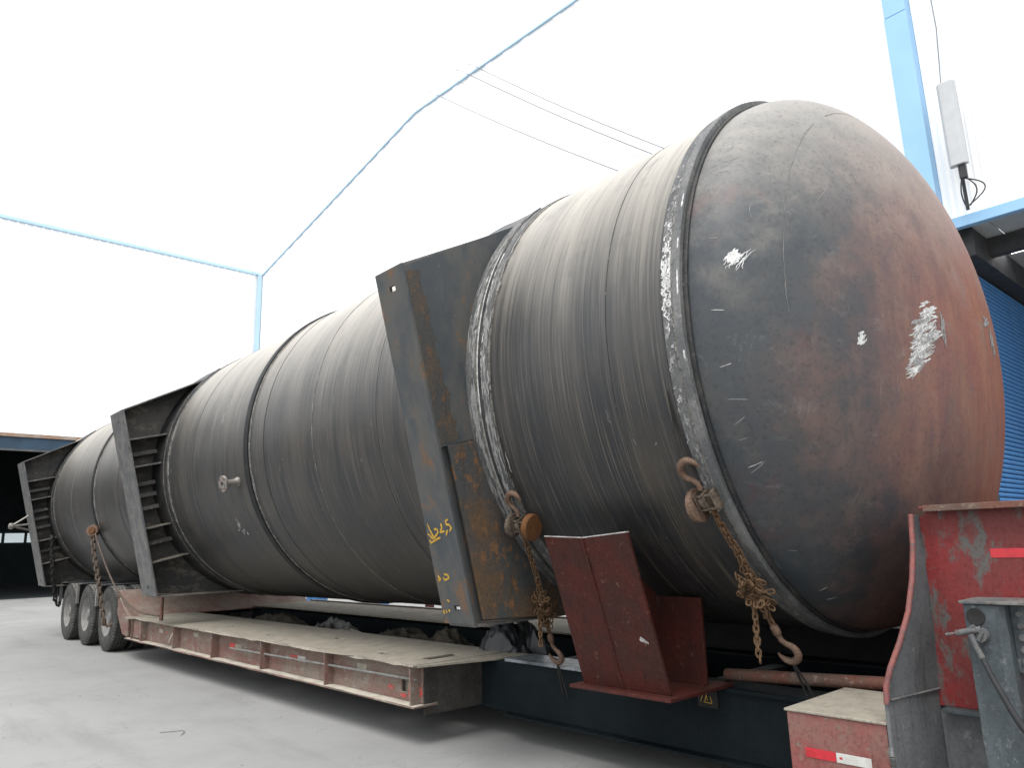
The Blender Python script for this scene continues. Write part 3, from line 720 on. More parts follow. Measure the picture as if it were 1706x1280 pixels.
# flanged nozzle
def oriented(mbf, p, d):
    q = Vector(d).to_track_quat('Z', 'Y').to_matrix(); p = Vector(p)
    return lambda v: p + q @ Vector(v)
na = 193.7; nd = (cyln(na) + Vector((0, -.10, .06))).normalized(); n0 = cylp(na, 7.86, -.03); f_ = oriented(None, n0, nd)
t_ = MB().lathe([(.052, 0), (.052, .05), (.036, .07), (.036, .17), (.040, .19)], (0, 0, 0), 'z', 24); t_.v = [tuple(f_(v)) for v in t_.v]
nz = t_.build('nozzle', 'nozzle', ves, smooth=40)
t_ = MB().lathe([(.024, .188), (.085, .188), (.088, .192), (.088, .210), (.085, .214), (.050, .214), (.048, .219), (.026, .219), (.024, .188)], (0, 0, 0), 'z', 32); t_.v = [tuple(f_(v)) for v in t_.v]
t_.build('nozzle_flange', 'nozzle', nz, smooth=35)
t_ = MB()
for i in range(4):
    q = R_(45 + 90 * i); t_.lathe([(0, .226), (.011, .226), (.011, .180), (0, .180)], (.068 * math.cos(q), .068 * math.sin(q), 0), 'z', 6)
t_.v = [tuple(f_(v)) for v in t_.v]; t_.build('flange_bolts', 'hook', nz)
# rod bracket sticking out behind the far saddle
tip = Vector((2.56, 17.15, 2.10)); mb = MB()
for q in ((2.83, 17.15, 2.30), (2.88, 17.15, 2.14), (2.90, 17.30, 2.03)): mb.tube([q, tip], .018, 6)
mb.lathe([(0, -.05), (.05, -.035), (.06, 0), (.05, .035), (0, .05)], tuple(tip), 'x', 12)
mb.build('rod_bracket', 'nozzle', ves, smooth=50)

# ================================================================== THE TRAILER
trl = thing('lowbed_trailer', 'long red lowbed trailer with dusty deck carrying the steel vessel', 'trailer', (XC, 8.5, 0))
DX0, DX1, DI0, DI1, DZ = 3.40, 6.36, 4.38, 5.38, .59
Y0, Y1 = 4.92, 12.35
# near deck plate with its slots; uneven outer lip
hol = [(3.66, 3.99, 5.08, 5.19), (3.60, 3.66, 5.62, 5.76), (3.63, 3.67, 7.86, 8.05), (3.92, 3.98, 6.9, 7.1), (3.80, 3.84, 9.2, 9.4)]
As = sorted({DX0, DI0} | {h[0] for h in hol} | {h[1] for h in hol}); Bs = sorted({Y0, Y1} | {h[2] for h in hol} | {h[3] for h in hol} | {Y0 + .35 * i for i in range(1, 21)})
mb = MB().grid(As, Bs, DZ - .016, DZ, ident, hol)
vv = []
for v in mb.v:
    if abs(v[0] - DX0) < 1e-5: v = (v[0] + random.uniform(-.006, .012), v[1], v[2] + random.uniform(-.010, .006))
    elif abs(v[0] - DI0) > 1e-5: v = (v[0], v[1], v[2])
    vv.append(v)
mb.v = vv
mb.build('deck_plate', 'deck', trl)
MB().box(DI1, DX1, 4.9, Y1, DZ - .016 + .03, DZ + .03).build('deck_plate', 'deck', trl)
MB().box(DX1 + .001, DX1 + .05, 4.9, Y1, .10, DZ + .05).build('side_beam', 'side', trl, bevel=.004)  # unseen far beam, made deeper to block light under the trailer
# corner piece where the near deck ends over the main beam
MB().prism([(3.43, 4.90), (4.36, 4.62), (4.36, 4.915), (3.43, 4.915)], ident, DZ - .018, DZ - .003).build('deck_corner', 'deck', trl)
# well between the main beams
MB().box(4.36, 5.40, .6, 12.6, .26, .30).build('well_floor', 'black', trl)
# side beam: web, bottom flange, stiffeners
hw = [(5.12, 5.23, .36, .46)]
MB().grid([Y0 + .02, 5.12, 5.23, Y1 + .25], [.30, .36, .46, DZ - .018], 3.50, 3.515, lambda a, b, c: (c, a, b), hw).build('side_web', 'side', trl)
MB().box(3.55, 3.60, 5.0, 5.4, .32, .5).build('slot_backing', 'board', trl)
bf = MB().grid([3.395, 3.62], [Y0 + .0 + .37 * i for i in range(21)], .283, .298, ident)
bf.v = [(v[0] + (random.uniform(-.004, .010) if v[0] < 3.45 else 0), v[1], v[2] + random.uniform(-.003, .003)) for v in bf.v]
bf.build('bottom_flange', 'side', trl)
for y in (12.089, 11.635, 10.297, 9.002, 7.662, 6.322, 4.985):
    mb = MB().prism([(3.412, .2985), (3.499, .2985), (3.499, DZ - .0165), (3.405, DZ - .0165), (3.412, .45)], lambda a, b, c: (a, c, b), y - .007, y + .007)
    mb.build('stiffener', 'side', trl)
MB().box(3.440, 3.4985, 11.66, 12.06, .32, .56).build('side_pocket', 'side', trl, bevel=.004)
MB().tube([(3.452, 4.80 + .16, .477), (3.452, 6.3, .463), (3.452, 7.66, .447), (3.452, 8.55, .437)], .011, 8).build('tie_rod', 'rim', trl, smooth=50)
def tape(x, y0, y1, z0, z1, mat, name='reflective_tape'): return MB().box(x - .003, x - .0005, y0, y1, z0, z1).build(name, mat, trl)
for y, zz in ((10.95, .44), (9.65, .47), (8.35, .43), (6.85, .43), (5.75, .465)):
    tape(3.4995, y, y + .16, zz, zz + .05, 'tapedirty' if y != 6.85 else 'tapemid'); tape(3.4995, y + .165, y + .32, zz, zz + .05, 'redflake' if y in (6.85, 8.35) else 'side')
for (y, zz, a, b) in ((4.94, .33, .05, .10), (5.03, .315, .06, .13), (5.16, .315, .05, .035), (5.33, .36, .05, .04), (10.75, .44, .06, .03)):
    t_ = MB(); k = 9; poly = [(y + a * (.6 + random.random() * .5) * math.cos(q) + a, zz + b * .5 + b * .5 * (.6 + .5 * random.random()) * math.sin(q)) for q in [2 * math.pi * i / k for i in range(k)]]
    t_.prism(poly, lambda p, q, c: (c, p, q), 3.4975, 3.4992).build('red_paint_patch', 'redflake', trl)
MB().hexa([(3.42, 10.30, .50), (3.44, 10.34, .50), (3.41, 10.42, .36), (3.39, 10.38, .36)], [(3.42, 10.30, .53), (3.44, 10.34, .53), (3.41, 10.42, .40), (3.39, 10.38, .40)]).build('hanging_tag', 'tapedirty', trl)
# end plate closing the outrigger, slightly buckled
ep = MB().grid([3.505, 3.7, 3.9, 4.06], [.22, .35, .47, DZ - .018], 4.93, 4.945, lambda a, b, c: (a, c + .10 * max(0, (a - 3.5)) ** 1 * -.35, b))
ep.build('end_plate', 'dirtydark', trl)['label'] = 'dirty dark plate closing the near end of the deck side'
# main beams
MB().box(4.06, 4.30, .95, 12.6, .20, .575).build('main_beam', 'darkbeam', trl, bevel=.006)
MB().box(4.035, 4.34, 3.30, 4.60, .5755, .597).build('beam_flange', 'beamtop', trl, bevel=.003)
MB().box(4.00, 4.34, .95, 4.60, .185, .1995).build('beam_flange', 'darkbeam', trl)
MB().box(5.46, 5.70, .4, 12.6, .08, .56).build('main_beam', 'darkbeam', trl, bevel=.006)  # hidden far beam, underside dropped low to keep light out beneath
for y in (1.25, 2.1, 3.0, 3.8, 4.5): MB().box(4.305, 5.455, y, y + .12, .31, .52).build('cross_member', 'black', trl)
MB().tube([(4.20, 2.72, .645), (4.20, 1.6, .70)], .036, 12).build('hand_rail_pipe', 'rustpipe', trl, smooth=40)
MB().box(4.035, 4.30, .95, 3.29, .5755, .597).build('beam_flange', 'darkbeam', trl)
MB().box(5.72, 6.30, .9, 4.88, .20, .80).build('far_frame', 'black', trl)
MB().box(5.96, 5.98, -3.2, 1.40, .20, 1.56).build('gooseneck_web', 'black', trl)
MB().box(5.30, 5.70, 1.42, 1.50, .70, .735).build('far_frame_rail', 'deck', trl)
MB().box(5.20, 5.70, 1.20, 1.30, .62, .65).build('far_frame_rail', 'deck', trl)
# warning plate hung under the support
wp = MB().box(4.050, 4.058, 2.70, 2.84, .47, .565).build('warning_plate', 'black', trl)
mb = MB()
for pts in ([(2.82, .50), (2.80, .545)], [(2.79, .505), (2.775, .54), (2.77, .51)], [(2.75, .535), (2.74, .50)], [(2.80, .50), (2.74, .497)]):
    mb.ribbon([(4.0485, a, b) for a, b in pts], (-1, 0, 0), .012)
mb.build('warning_mark', 'yellow', wp)
# rear: ramp up to the bogie
RZ = .955
MB().hexa([(3.43, 12.34, .57), (6.33, 12.34, .57), (6.33, 12.88, RZ - .02), (3.43, 12.88, RZ - .02)], [(3.43, 12.34, .588), (6.33, 12.34, .588), (6.33, 12.88, RZ), (3.43, 12.88, RZ)]).build('ramp_plate', 'ramp', trl, bevel=.003)
MB().box(3.43, 6.33, 12.885, 12.96, RZ - .10, RZ).build('ramp_edge', 'side', trl, bevel=.003)
MB().prism([(12.34, .30), (12.62, .33), (12.95, .62), (12.95, RZ - .105), (12.88, RZ - .105), (12.34, .568)], lambda a, b, c: (c, a, b), 3.44, 3.47).build('ramp_gusset', 'side', trl, bevel=.003)
MB().box(4.26, 5.50, 12.97, 17.6, .66, .90).build('bogie_frame', 'darkbeam', trl, bevel=.01)
MB().box(4.1, 5.66, 17.6, 17.7, .45, .92).build('rear_bumper', 'side', trl, bevel=.005)
# stake
MB().tube([(3.52, 11.13, .592), (3.52, 11.16, .90)], .026, 10).build('stake', 'rustpipe', trl, smooth=40)
# wheels: rim mesh with tyre and hub as sub-parts
def make_wheel(loc):
    TW, TR = .27, .505
    rim = MB().lathe([(.06, -.02), (.20, -.035), (.235, -.075), (.262, -.115), (.275, -.125), (.275, -.118), (.258, -.09), (.262, .115), (.275, .12)], (0, 0, 0), 'x', 40)
    tp = [(.272, -.120), (.30, -.132), (.38, -.138), (.45, -.128), (.478, -.118), (.492, -.104)]
    for g0 in (-.078, -.030, .018, .066):       # grooves in the tread
        tp += [(.503, g0 - .018), (.503, g0), (.490, g0 + .004), (.490, g0 + .012), (.503, g0 + .016)]
    tp += [(.492, .104), (.478, .118), (.45, .128), (.38, .138), (.30, .132), (.272, .120)]
    me = rim.mesh('wheel', 'rim', 35); o = bpy.data.objects.new('wheel', me); C.objects.link(o); o.parent = trl; o.location = loc
    ty = MB().lathe(tp, (0, 0, 0), 'x', 56)
    for i in range(56):                          # cross lugs at the shoulder
        a = 2 * math.pi * i / 56; ca, sa = math.cos(a), math.sin(a)
        for s in (-1, 1):
            def P(r, l, da): c_, s_ = math.cos(a + da), math.sin(a + da); return (l, r * c_, r * s_)
            ty.hexa([P(.47, s * .128, -.028), P(.47, s * .128, .028), P(.47, s * .085, .028), P(.47, s * .085, -.028)], [P(.497, s * .118, -.028), P(.497, s * .118, .028), P(.506, s * .088, .028), P(.506, s * .088, -.028)])
    t = bpy.data.objects.new('tyre', ty.mesh('tyre', 'tyre', 35)); C.objects.link(t); t.parent = o
    hb = MB().lathe([(.0, -.10), (.075, -.10), (.09, -.085), (.095, -.02), (.06, .0)], (0, 0, 0), 'x', 20)
    for i in range(10):
        q = 2 * math.pi * i / 10; hb.lathe([(0, -.06), (.013, -.06), (.013, -.015)], (0, .14 * math.cos(q), .14 * math.sin(q)), 'x', 6)
    h = bpy.data.objects.new('hub', hb.mesh('hub', 'rim', 35)); C.objects.link(h); h.parent = o
    return o
wh = None
for y in (13.56, 14.88, 16.20):
    for xw in (3.575, 3.885, 5.875, 6.185):
        loc = Vector((xw, y, .505)) - trl.location
        if wh is None: wh = make_wheel(loc)
        else: dup(wh, trl, loc)
    MB().tube([(3.7, y, .505), (6.05, y, .505)], .07, 12).build('axle', 'black', trl, smooth=40)
for y in (14.22, 15.54, 16.86):                  # bent mudguard brackets between the wheels
    MB().box(3.46, 3.50, y + .10, y + .17, .66, 1.0).build('mudguard_bracket', 'rim', trl, bevel=.003)
    MB().box(3.46, 4.05, y - .18, y + .17, 1.002, 1.02).build('mudguard', 'greyplate', trl, bevel=.003)
    MB().box(3.50, 4.04, y + .135, y + .15, .70, 1.0).build('mudguard_flap', 'black', trl)
MB().box(3.46, 3.50, 17.0, 17.06, .58, 1.0).build('mudguard_bracket', 'black', trl)

# gooseneck: red web, curved flange widening downward, lip, box, grey post
WX = 3.80
gw = [(-3.2, .70), (1.372, .70), (1.362, .90), (1.352, 1.1), (1.345, 1.53), (1.30, 1.565), (-3.2, 1.565)]
gn = MB().prism(gw, lambda a, b, c: (c, a, b), WX, WX + .02).build('gooseneck_web', 'red', trl, bevel=.002)
MB().box(WX - .055, WX + .35, -3.2, 1.325, 1.566, 1.580).build('gooseneck_top', 'red', trl, bevel=.003)
MB().box(WX - .075, WX - .056, -3.2, 1.30, 1.555, 1.584).build('top_lip', 'rustpipe', trl, bevel=.003)
MB().box(WX + .36, WX + 2.1, -3.2, 1.10, 1.35, 1.566).build('gooseneck_cross_box', 'black', trl)
# curved flange: edge curve (outer) and root curve (on the web)
edge = [(3.735, 1.352, 1.545), (3.70, 1.350, 1.40), (3.645, 1.352, 1.26), (3.575, 1.362, 1.12), (3.50, 1.385, 1.00), (3.435, 1.412, .90), (3.40, 1.425, .83), (3.395, 1.430, .76), (3.395, 1.432, .60), (3.395, 1.432, .20)]
root = [(WX, 1.346, 1.545), (WX, 1.346, 1.40), (WX, 1.346, 1.26), (WX, 1.347, 1.12), (WX, 1.350, 1.00), (WX, 1.356, .90), (WX, 1.362, .83), (WX, 1.368, .76), (WX + .02, 1.372, .60), (WX + .02, 1.372, .20)]
T = .014
vs = []; fs = []
for e, r in zip(edge, root): vs += [e, r, (r[0], r[1] + T, r[2]), (e[0], e[1] + T, e[2])]
for i in range(len(edge) - 1):
    o = i * 4
    for k in range(4): fs.append((o + k, o + (k + 1) % 4, o + 4 + (k + 1) % 4, o + 4 + k))
fs += [(0, 1, 2, 3), tuple(len(vs) - 4 + k for k in (3, 2, 1, 0))]
MB().add(vs, fs).build('curved_flange', 'greyplate', trl, smooth=30)
MB().tube([(e[0] - .002, e[1] + .004, e[2]) for e in edge[:8]], .0125, 8).build('flange_edge', 'pinkedge', trl, smooth=50)
MB().tube([(3.41, 1.425, .772), (WX, 1.362, .772)], .006, 6).build('weld_bead', 'edge', trl, smooth=60)
MB().box(WX - .06, WX + .10, -3.2, 1.345, .682, .699).build('lower_chord', 'greypost', trl, bevel=.003)
MB().box(WX + .0, WX + .03, -3.2, 1.371, .10, .681).build('lower_web', 'greyplate', trl)
# red box on the outrigger
bx = MB().box(3.40, 4.02, 1.450, 1.90, .20, .672).build('tool_box', 'redbox', trl, bevel=.006)
tag(bx, 'dusty red steel box with red and white reflective tape')
MB().box(3.392, 4.03, 1.447, 1.908, .6725, .684).build('box_lid', 'deck', bx, bevel=.003)
MB().box(3.3965, 3.3985, 1.684, 1.822, .488, .528).build('reflective_tape', 'tapered', bx)
MB().box(3.3965, 3.3985, 1.530, 1.682, .488, .528).build('reflective_tape', 'tapewhite', bx)
MB().box(3.3955, 3.3963, 1.655, 1.668, .503, .512).build('tape_print', 'tapered', bx)
MB().box(WX - .003, WX - .001, .72, 1.073, 1.345, 1.385).build('reflective_tape', 'tapered', trl)
MB().tube([(3.36, 1.425, .56), (3.37, 1.43, .585), (3.385, 1.432, .56), (3.375, 1.43, .53), (3.36, 1.425, .56)], .012, 6).build('torn_bracket', 'edge', trl)
# grey post with bolted plate, pin and hose
PX0 = 3.52
ps = MB().prism([(1.128, 0), (1.010, 0), (.985, .03), (.985, .20), (1.128, .20)], lambda a, b, c: (PX0 + b, a, c), .12, 1.168).build('support_post', 'greypost', trl, bevel=.006)
tag(ps, 'blue-grey steel post with bolts and a pinned hose')
MB().box(PX0 - .012, PX0 + .215, .905, 1.138, 1.169, 1.182).build('post_cap', 'edge', ps, bevel=.003)
MB().box(PX0 + .085, PX0 + .10, .915, .984, .90, 1.16).build('bolt_plate', 'greypost', ps, bevel=.002)
for i in range(5):
    z = 1.128 - i * .046; MB().lathe([(0, -.012), (.011, -.012), (.013, -.008), (.013, 0), (.017, 0), (.017, .004)], (PX0 + .0845, .952, z), 'x', 8).build('bolt', 'edge', ps, smooth=30)
MB().lathe([(.0, .0), (.022, .0), (.030, -.003), (.034, -.003), (.036, .0)], (PX0 - .001, 1.085, 1.118), 'x', 20).build('pin_hole', 'black', ps, smooth=30)
mb = MB().tube([(PX0 - .05, 1.15, 1.055), (PX0 - .045, 1.10, 1.066), (PX0 - .04, 1.06, 1.075)], .013, 8)
mb.tube([(PX0 - .045, 1.115, 1.06), (PX0 - .045, 1.085, 1.085), (PX0 - .045, 1.06, 1.06), (PX0 - .045, 1.075, 1.03)], .009, 6)
mb.tube([(PX0 - .05, 1.19, 1.048), (PX0 - .05, 1.15, 1.055)], .005, 6); mb.tube([(PX0 - .04, 1.072, 1.05), (PX0 + .04, 1.072, 1.05)], .028, 12)
mb.build('clevis_pin', 'edge', ps, smooth=50)
MB().tube([(PX0 - .05, 1.098, 1.055), (PX0 - .05, 1.085, 1.01), (PX0 - .05, 1.068, .965)], .012, 8).build('hose_fitting', 'edge', ps, smooth=50)
hp_ = [(PX0 - .05, 1.068, .965), (PX0 - .052, 1.045, .90), (PX0 - .055, 1.015, .83), (PX0 - .055, .99, .77), (PX0 - .05, .965, .72), (PX0 - .045, .94, .69), (PX0 - .02, .90, .675), (PX0 + .02, .84, .67)]
MB().tube(hp_, [.010, .011, .012, .013, .015, .015, .012, .010], 8).build('hose', 'cable', ps, smooth=50)

# ------------------------------------------------------------------ red primer support cradle under the shell
cr_ = thing('support_cradle', 'red-oxide steel support stand on the trailer frame below the domed end', 'support stand', (3.8, 3.0, .60))
CZ = .615; cy0, cy1 = 2.66, 3.31
MB().box(3.47, 4.10, cy0 - .05, cy1 + .05, CZ - .014, CZ + .006).build('base_plate', 'cradle', cr_, bevel=.003)
def lean(z): return 3.545 - .30 * (z - CZ) / .90
zt = 1.50
ymid = cy0 + .335
def flange(ya, yb, za, zb, xo, name):
    MB().hexa([(lean(CZ) + xo, ya, CZ + .007), (lean(CZ) + xo, yb, CZ + .007), (lean(zt) + xo, yb, zb), (lean(zt) + xo, ya, za)],
              [(lean(CZ) + xo + .02, ya, CZ + .007), (lean(CZ) + xo + .02, yb, CZ + .007), (lean(zt) + xo + .02, yb, zb), (lean(zt) + xo + .02, ya, za)]).build(name, 'cradle', cr_, bevel=.002)
    MB().hexa([(lean(zt) + xo - .001, ya, za + .001), (lean(zt) + xo - .001, yb, zb + .001), (lean(zt) + xo - .001, yb, zb + .007), (lean(zt) + xo - .001, ya, za + .007)],
              [(lean(zt) + xo + .021, ya, za + .001), (lean(zt) + xo + .021, yb, zb + .001), (lean(zt) + xo + .021, yb, zb + .007), (lean(zt) + xo + .021, ya, za + .007)]).build('cut_edge', 'cutedge', cr_)
flange(cy0, ymid - .006, zt + .01, zt - .012, 0, 'front_plate')
flange(ymid + .006, cy1, zt - .012, zt + .005, .004, 'front_plate')
MB().tube([(lean(CZ) - .002, ymid, CZ + .01), (lean(zt) - .002, ymid, zt - .012)], .010, 6).build('weld_bead', 'cradle', cr_, smooth=60)
# web cut to the curve of the shell
wp_ = [(lean(CZ) + .025, CZ + .007), (3.92, CZ + .007)]
up_ = []
for i in range(13):
    z = .98 + (zt - .03 - .98) * i / 12; xs_ = XC - math.sqrt((RV + .03) ** 2 - (z - ZC) ** 2); up_.append((max(lean(z) + .03, min(3.92, xs_)), z))
wp_ += [(3.92, .98)] + [q for q in up_ if q[0] < 3.919] + [(lean(zt) + .025, zt - .02)]
MB().prism(wp_, lambda a, b, c: (a, c, b), ymid - .01, ymid + .01).build('web', 'cradle', cr_)
MB().box(3.925, 3.945, cy0 + .02, cy1 - .02, CZ + .007, 1.12).build('back_plate', 'cradle', cr_, bevel=.002)
MB().box(3.56, 3.92, ymid + .20, ymid + .22, CZ + .007, 1.0).build('stiffener', 'cradle', cr_)
mb = MB(); mb.ribbon([(lean(.93) - .002, 2.80, .945), (lean(.92) - .002, 2.76, .925), (lean(.91) - .002, 2.71, .905)], (-.95, 0, -.3), .03); mb.build('paint_chip', 'cutedge', cr_)

# ------------------------------------------------------------------ chain hoists
def hook_pts(top, dn, side, s):
    """shank down from top then a 260 degree bowl in the dn/side plane"""
    pts = [top, top + dn * .35 * s]; rs = [.15 * s, .15 * s]; c = top + dn * 1.15 * s; r = .58 * s
    for i in range(15):
        a = R_(-18 - 248 * i / 14); pts.append(c - dn * math.cos(a) * r + side * math.sin(a) * r); rs.append((.15 + .07 * math.sin(math.pi * i / 14) - .09 * max(0, i - 10) / 4) * s)
    return pts, rs
def hoist(label, top, bot, s, cover, loose_len, yaw):
    top, bot = Vector(top), Vector(bot); d = (bot - top).normalized()
    h = thing('chain_hoist', label, 'chain hoist', top, 'rusty chain hoists lashing the vessel')
    side = Vector((0, -1, 0)); side = (side - d * side.dot(d)).normalized(); outw = d.cross(side).normalized()
    if outw.x > 0: outw = -outw
    # upper hook hangs from a sling on the shell
    a0 = top - d * .14 * s
    p, r = hook_pts(top + d * .16 * s, -d, side, .115 * s); MB().tube(p, r, 8).build('upper_hook', 'hook', h, smooth=60)
    # body: side plates, spacers, sheave
    b0 = top + d * .17 * s
    def bp(al, sd, ow): return b0 + d * al * s + side * sd * s + outw * ow * s
    for sd in (-.045, .02, .075):
        MB().hexa([bp(0, sd, -.05), bp(0, sd, .05), bp(.13, sd, .055), bp(.13, sd, -.055)], [bp(0, sd + .008, -.05), bp(0, sd + .008, .05), bp(.13, sd + .008, .055), bp(.13, sd + .008, -.055)]).build('side_plate', 'hoist', h, bevel=.002)
    mb = MB()
    for al, ow in ((.02, .035), (.02, -.035), (.11, .04), (.11, -.04)): mb.tube([bp(al, -.05, ow), bp(al, .09, ow)], .007 * s, 6)
    mb.build('spacer_bolts', 'hoist', h)
    def disc(al, sd0, sd1, rad, mat, name):
        c = bp(al, sd0, 0); ax_ = side; u = d; v = outw; vs = []; prof_ = [(rad * .25, 0), (rad * .92, 0), (rad, .15), (rad, .85), (rad * .92, 1), (rad * .25, 1)]
        sg = 28
        for i in range(sg):
            q = 2 * math.pi * i / sg
            for rr, t in prof_: vs.append(c + ax_ * (sd1 - sd0) * s * t + (u * math.cos(q) + v * math.sin(q)) * rr * s)
        k = len(prof_); fs = [(i * k + j, ((i + 1) % sg) * k + j, ((i + 1) % sg) * k + j + 1, i * k + j + 1) for i in range(sg) for j in range(k - 1)]
        fs += [tuple(i * k for i in range(sg))[::-1], tuple(i * k + k - 1 for i in range(sg))]
        return MB().add(vs, fs).build(name, mat, h, smooth=40)
    if cover: disc(.07, .085, .14, .105, 'orange', 'round_cover'); disc(.08, -.10, -.06, .095, 'hoist', 'hand_wheel')
    else: disc(.09, -.10, -.055, .105, 'hook', 'hand_wheel')
    disc(.07, -.03, .015, .05, 'hoist', 'load_sheave')
    # chains
    L = (bot - top).length
    start = bp(.14, .0, 0); knot = top + d * L * .53
    mb = MB()
    mb.chain([start, start.lerp(knot, .5) + side * .012, knot], .048 * s, .0062 * s)
    mb.chain([bp(.14, .025, .02), start.lerp(knot, .5) + side * .03, knot + side * .03], .048 * s, .0062 * s)
    mb.build('load_chain', 'chain', h)['kind'] = 'stuff'
    mb = MB(); sd_ = -outw
    for i in range(95):
        t = random.gauss(0, .5); rr = .035 * s * (1.15 - abs(t) * .4)
        c = knot + d * t * .16 * s + Vector((0, 0, -1)) * .0 + side * random.gauss(0, rr) + outw * random.gauss(0, rr * .8)
        mb.link(c, Vector([random.gauss(0, 1) for _ in range(3)]) + d * 1.2, Vector([random.gauss(0, 1) for _ in range(3)]), .048 * s, .0062 * s)
    mb.build('chain_bundle', 'chain', h)['kind'] = 'stuff'
    mb = MB(); k0 = knot + d * .05 * s + Vector((-.02, .02, 0))
    mb.chain([k0, k0 + Vector((0, .0, -loose_len))], .048 * s, .0065 * s); mb.chain([k0 + Vector((.012, .01, 0)), k0 + Vector((.006, .01, -loose_len * .96))], .048 * s, .0065 * s)
    mb.build('loose_chain', 'chain', h)['kind'] = 'stuff'
    k1 = knot + d * .10 * s; k2 = top + d * (L * .665)
    mb = MB(); mb.chain([k1, k2], .055 * s, .008 * s); mb.build('lower_chain', 'chain', h)['kind'] = 'stuff'
    # lower block and hook
    e = k2
    MB().tube([e, e + d * .02 * s, e + d * .07 * s, e + d * .09 * s], [.012 * s, .026 * s, .026 * s, .014 * s], 10).build('swivel', 'hook', h, smooth=50)
    p, r = hook_pts(e + d * .08 * s, d, -side, .115 * s); MB().tube(p, r, 8).build('lower_hook', 'hook', h, smooth=60)
    # wire sling to the frame
    hk = e + d * .255 * s; mb = MB()
    for o_ in (-.012, .012): mb.tube([hk, hk.lerp(bot, .5) + side * o_, bot + side * o_ * 1.5], .009 * s, 6)
    mb.build('sling', 'strap', h, smooth=60)
    return h
def sling_over(y, a0, a1, nm, lab, off=.012):
    pts = [cylp(a0 + (a1 - a0) * i / 40, y, off) for i in range(41)]
    o = MB().tube(pts, .008, 6).build(nm, 'strap', smooth=60); tag(o, lab, 'sling'); return o
h1 = hoist('rusty chain hoist with knotted chain and open hook hanging beside the domed head', cylp(206.0, 2.225, .06), (4.03, 2.09, .60), .86, False, .30, 0)
h2 = hoist('rusty chain hoist with round orange cover hanging beside the near saddle', cylp(208.5, 3.62, .055), (4.02, 3.93, .40), .84, True, .22, 0)
for hh, a, y in ((h1, 206.0, 2.265), (h2, 208.5, 3.62)):
    mb = MB()
    for o_ in (-.01, .012): mb.tube([cylp(a - 13 * (1 - i / 12), y + o_ * (i / 12), .006 + .054 * (i / 12) ** 3) for i in range(13)], .0035, 6)
    mb.build('upper_sling', 'strap', hh, smooth=60)
# far winch on the shell with strap and hose
wn = thing('ratchet_winch', 'small rusty round winch with strap and hose hanging above the trailer wheels', 'winch', cylp(203.5, 13.75, .0))
c0 = cylp(203.5, 13.70, .09)
f_ = oriented(None, c0, (-.55, -.75, .05))
t_ = MB().lathe([(0, .09), (.03, .09), (.035, .075), (.088, .075), (.095, .06), (.095, -.02), (.085, -.035), (.05, -.05), (.05, -.11), (0, -.11)], (0, 0, 0), 'z', 24); t_.v = [tuple(f_(v)) for v in t_.v]
t_.build('drum', 'hook', wn, smooth=35)
t_ = MB().lathe([(.0, .096), (.05, .096), (.055, .0765), (.0, .0765)], (0, 0, 0), 'z', 20); t_.v = [tuple(f_(v)) for v in t_.v]; t_.build('drum_face', 'orange', wn, smooth=35)
st = MB(); q0 = c0 + Vector((-.03, -.02, -.06)); q1 = Vector((3.33, 13.20, .47))
st.chain([q0, q0.lerp(q1, .5), q1], .10, .016); st.build('lashing_chain', 'rope', wn)['kind'] = 'stuff'
MB().tube([q1 + Vector((0, 0, .05)), q1, q1 + Vector((.05, .0, -.06)), q1 + Vector((.12, 0, -.02))], .02, 6).build('hook', 'hook', wn, smooth=50)
hs_pts = []
A, B = c0 + Vector((.0, -.10, -.05)), Vector((3.62, 11.55, .625))
for i in range(22):
    t = i / 21; p = A.lerp(B, t); p.z -= .42 * math.sin(math.pi * t) ** 1.0 * (1 - .15 * t); p.z = max(p.z, .62 if p.y < 12.5 else .55); hs_pts.append(p)
MB().tube(hs_pts, .014, 7).build('hose', 'rope', wn, smooth=60)
lc = thing('lashing_chain', 'dark lashing chain hanging from the far saddle to the trailer rear', 'chain', (3.22, 16.45, .55))
mb = MB(); mb.chain([(3.12, 16.35, 1.83), (3.22, 16.6, 1.2), (3.40, 16.98, .66)], .10, .015); mb.build('links', 'strap', lc)['kind'] = 'stuff'
MB().tube([(3.10, 16.33, 1.90), (3.10, 16.30, 1.84), (3.14, 16.35, 1.80), (3.17, 16.38, 1.85)], .022, 6).build('hook', 'strap', lc, smooth=50)
MB().tube([(3.40, 16.98, .66), (3.43, 17.0, .58), (3.48, 17.02, .56)], .02, 6).build('hook', 'strap', lc, smooth=50)

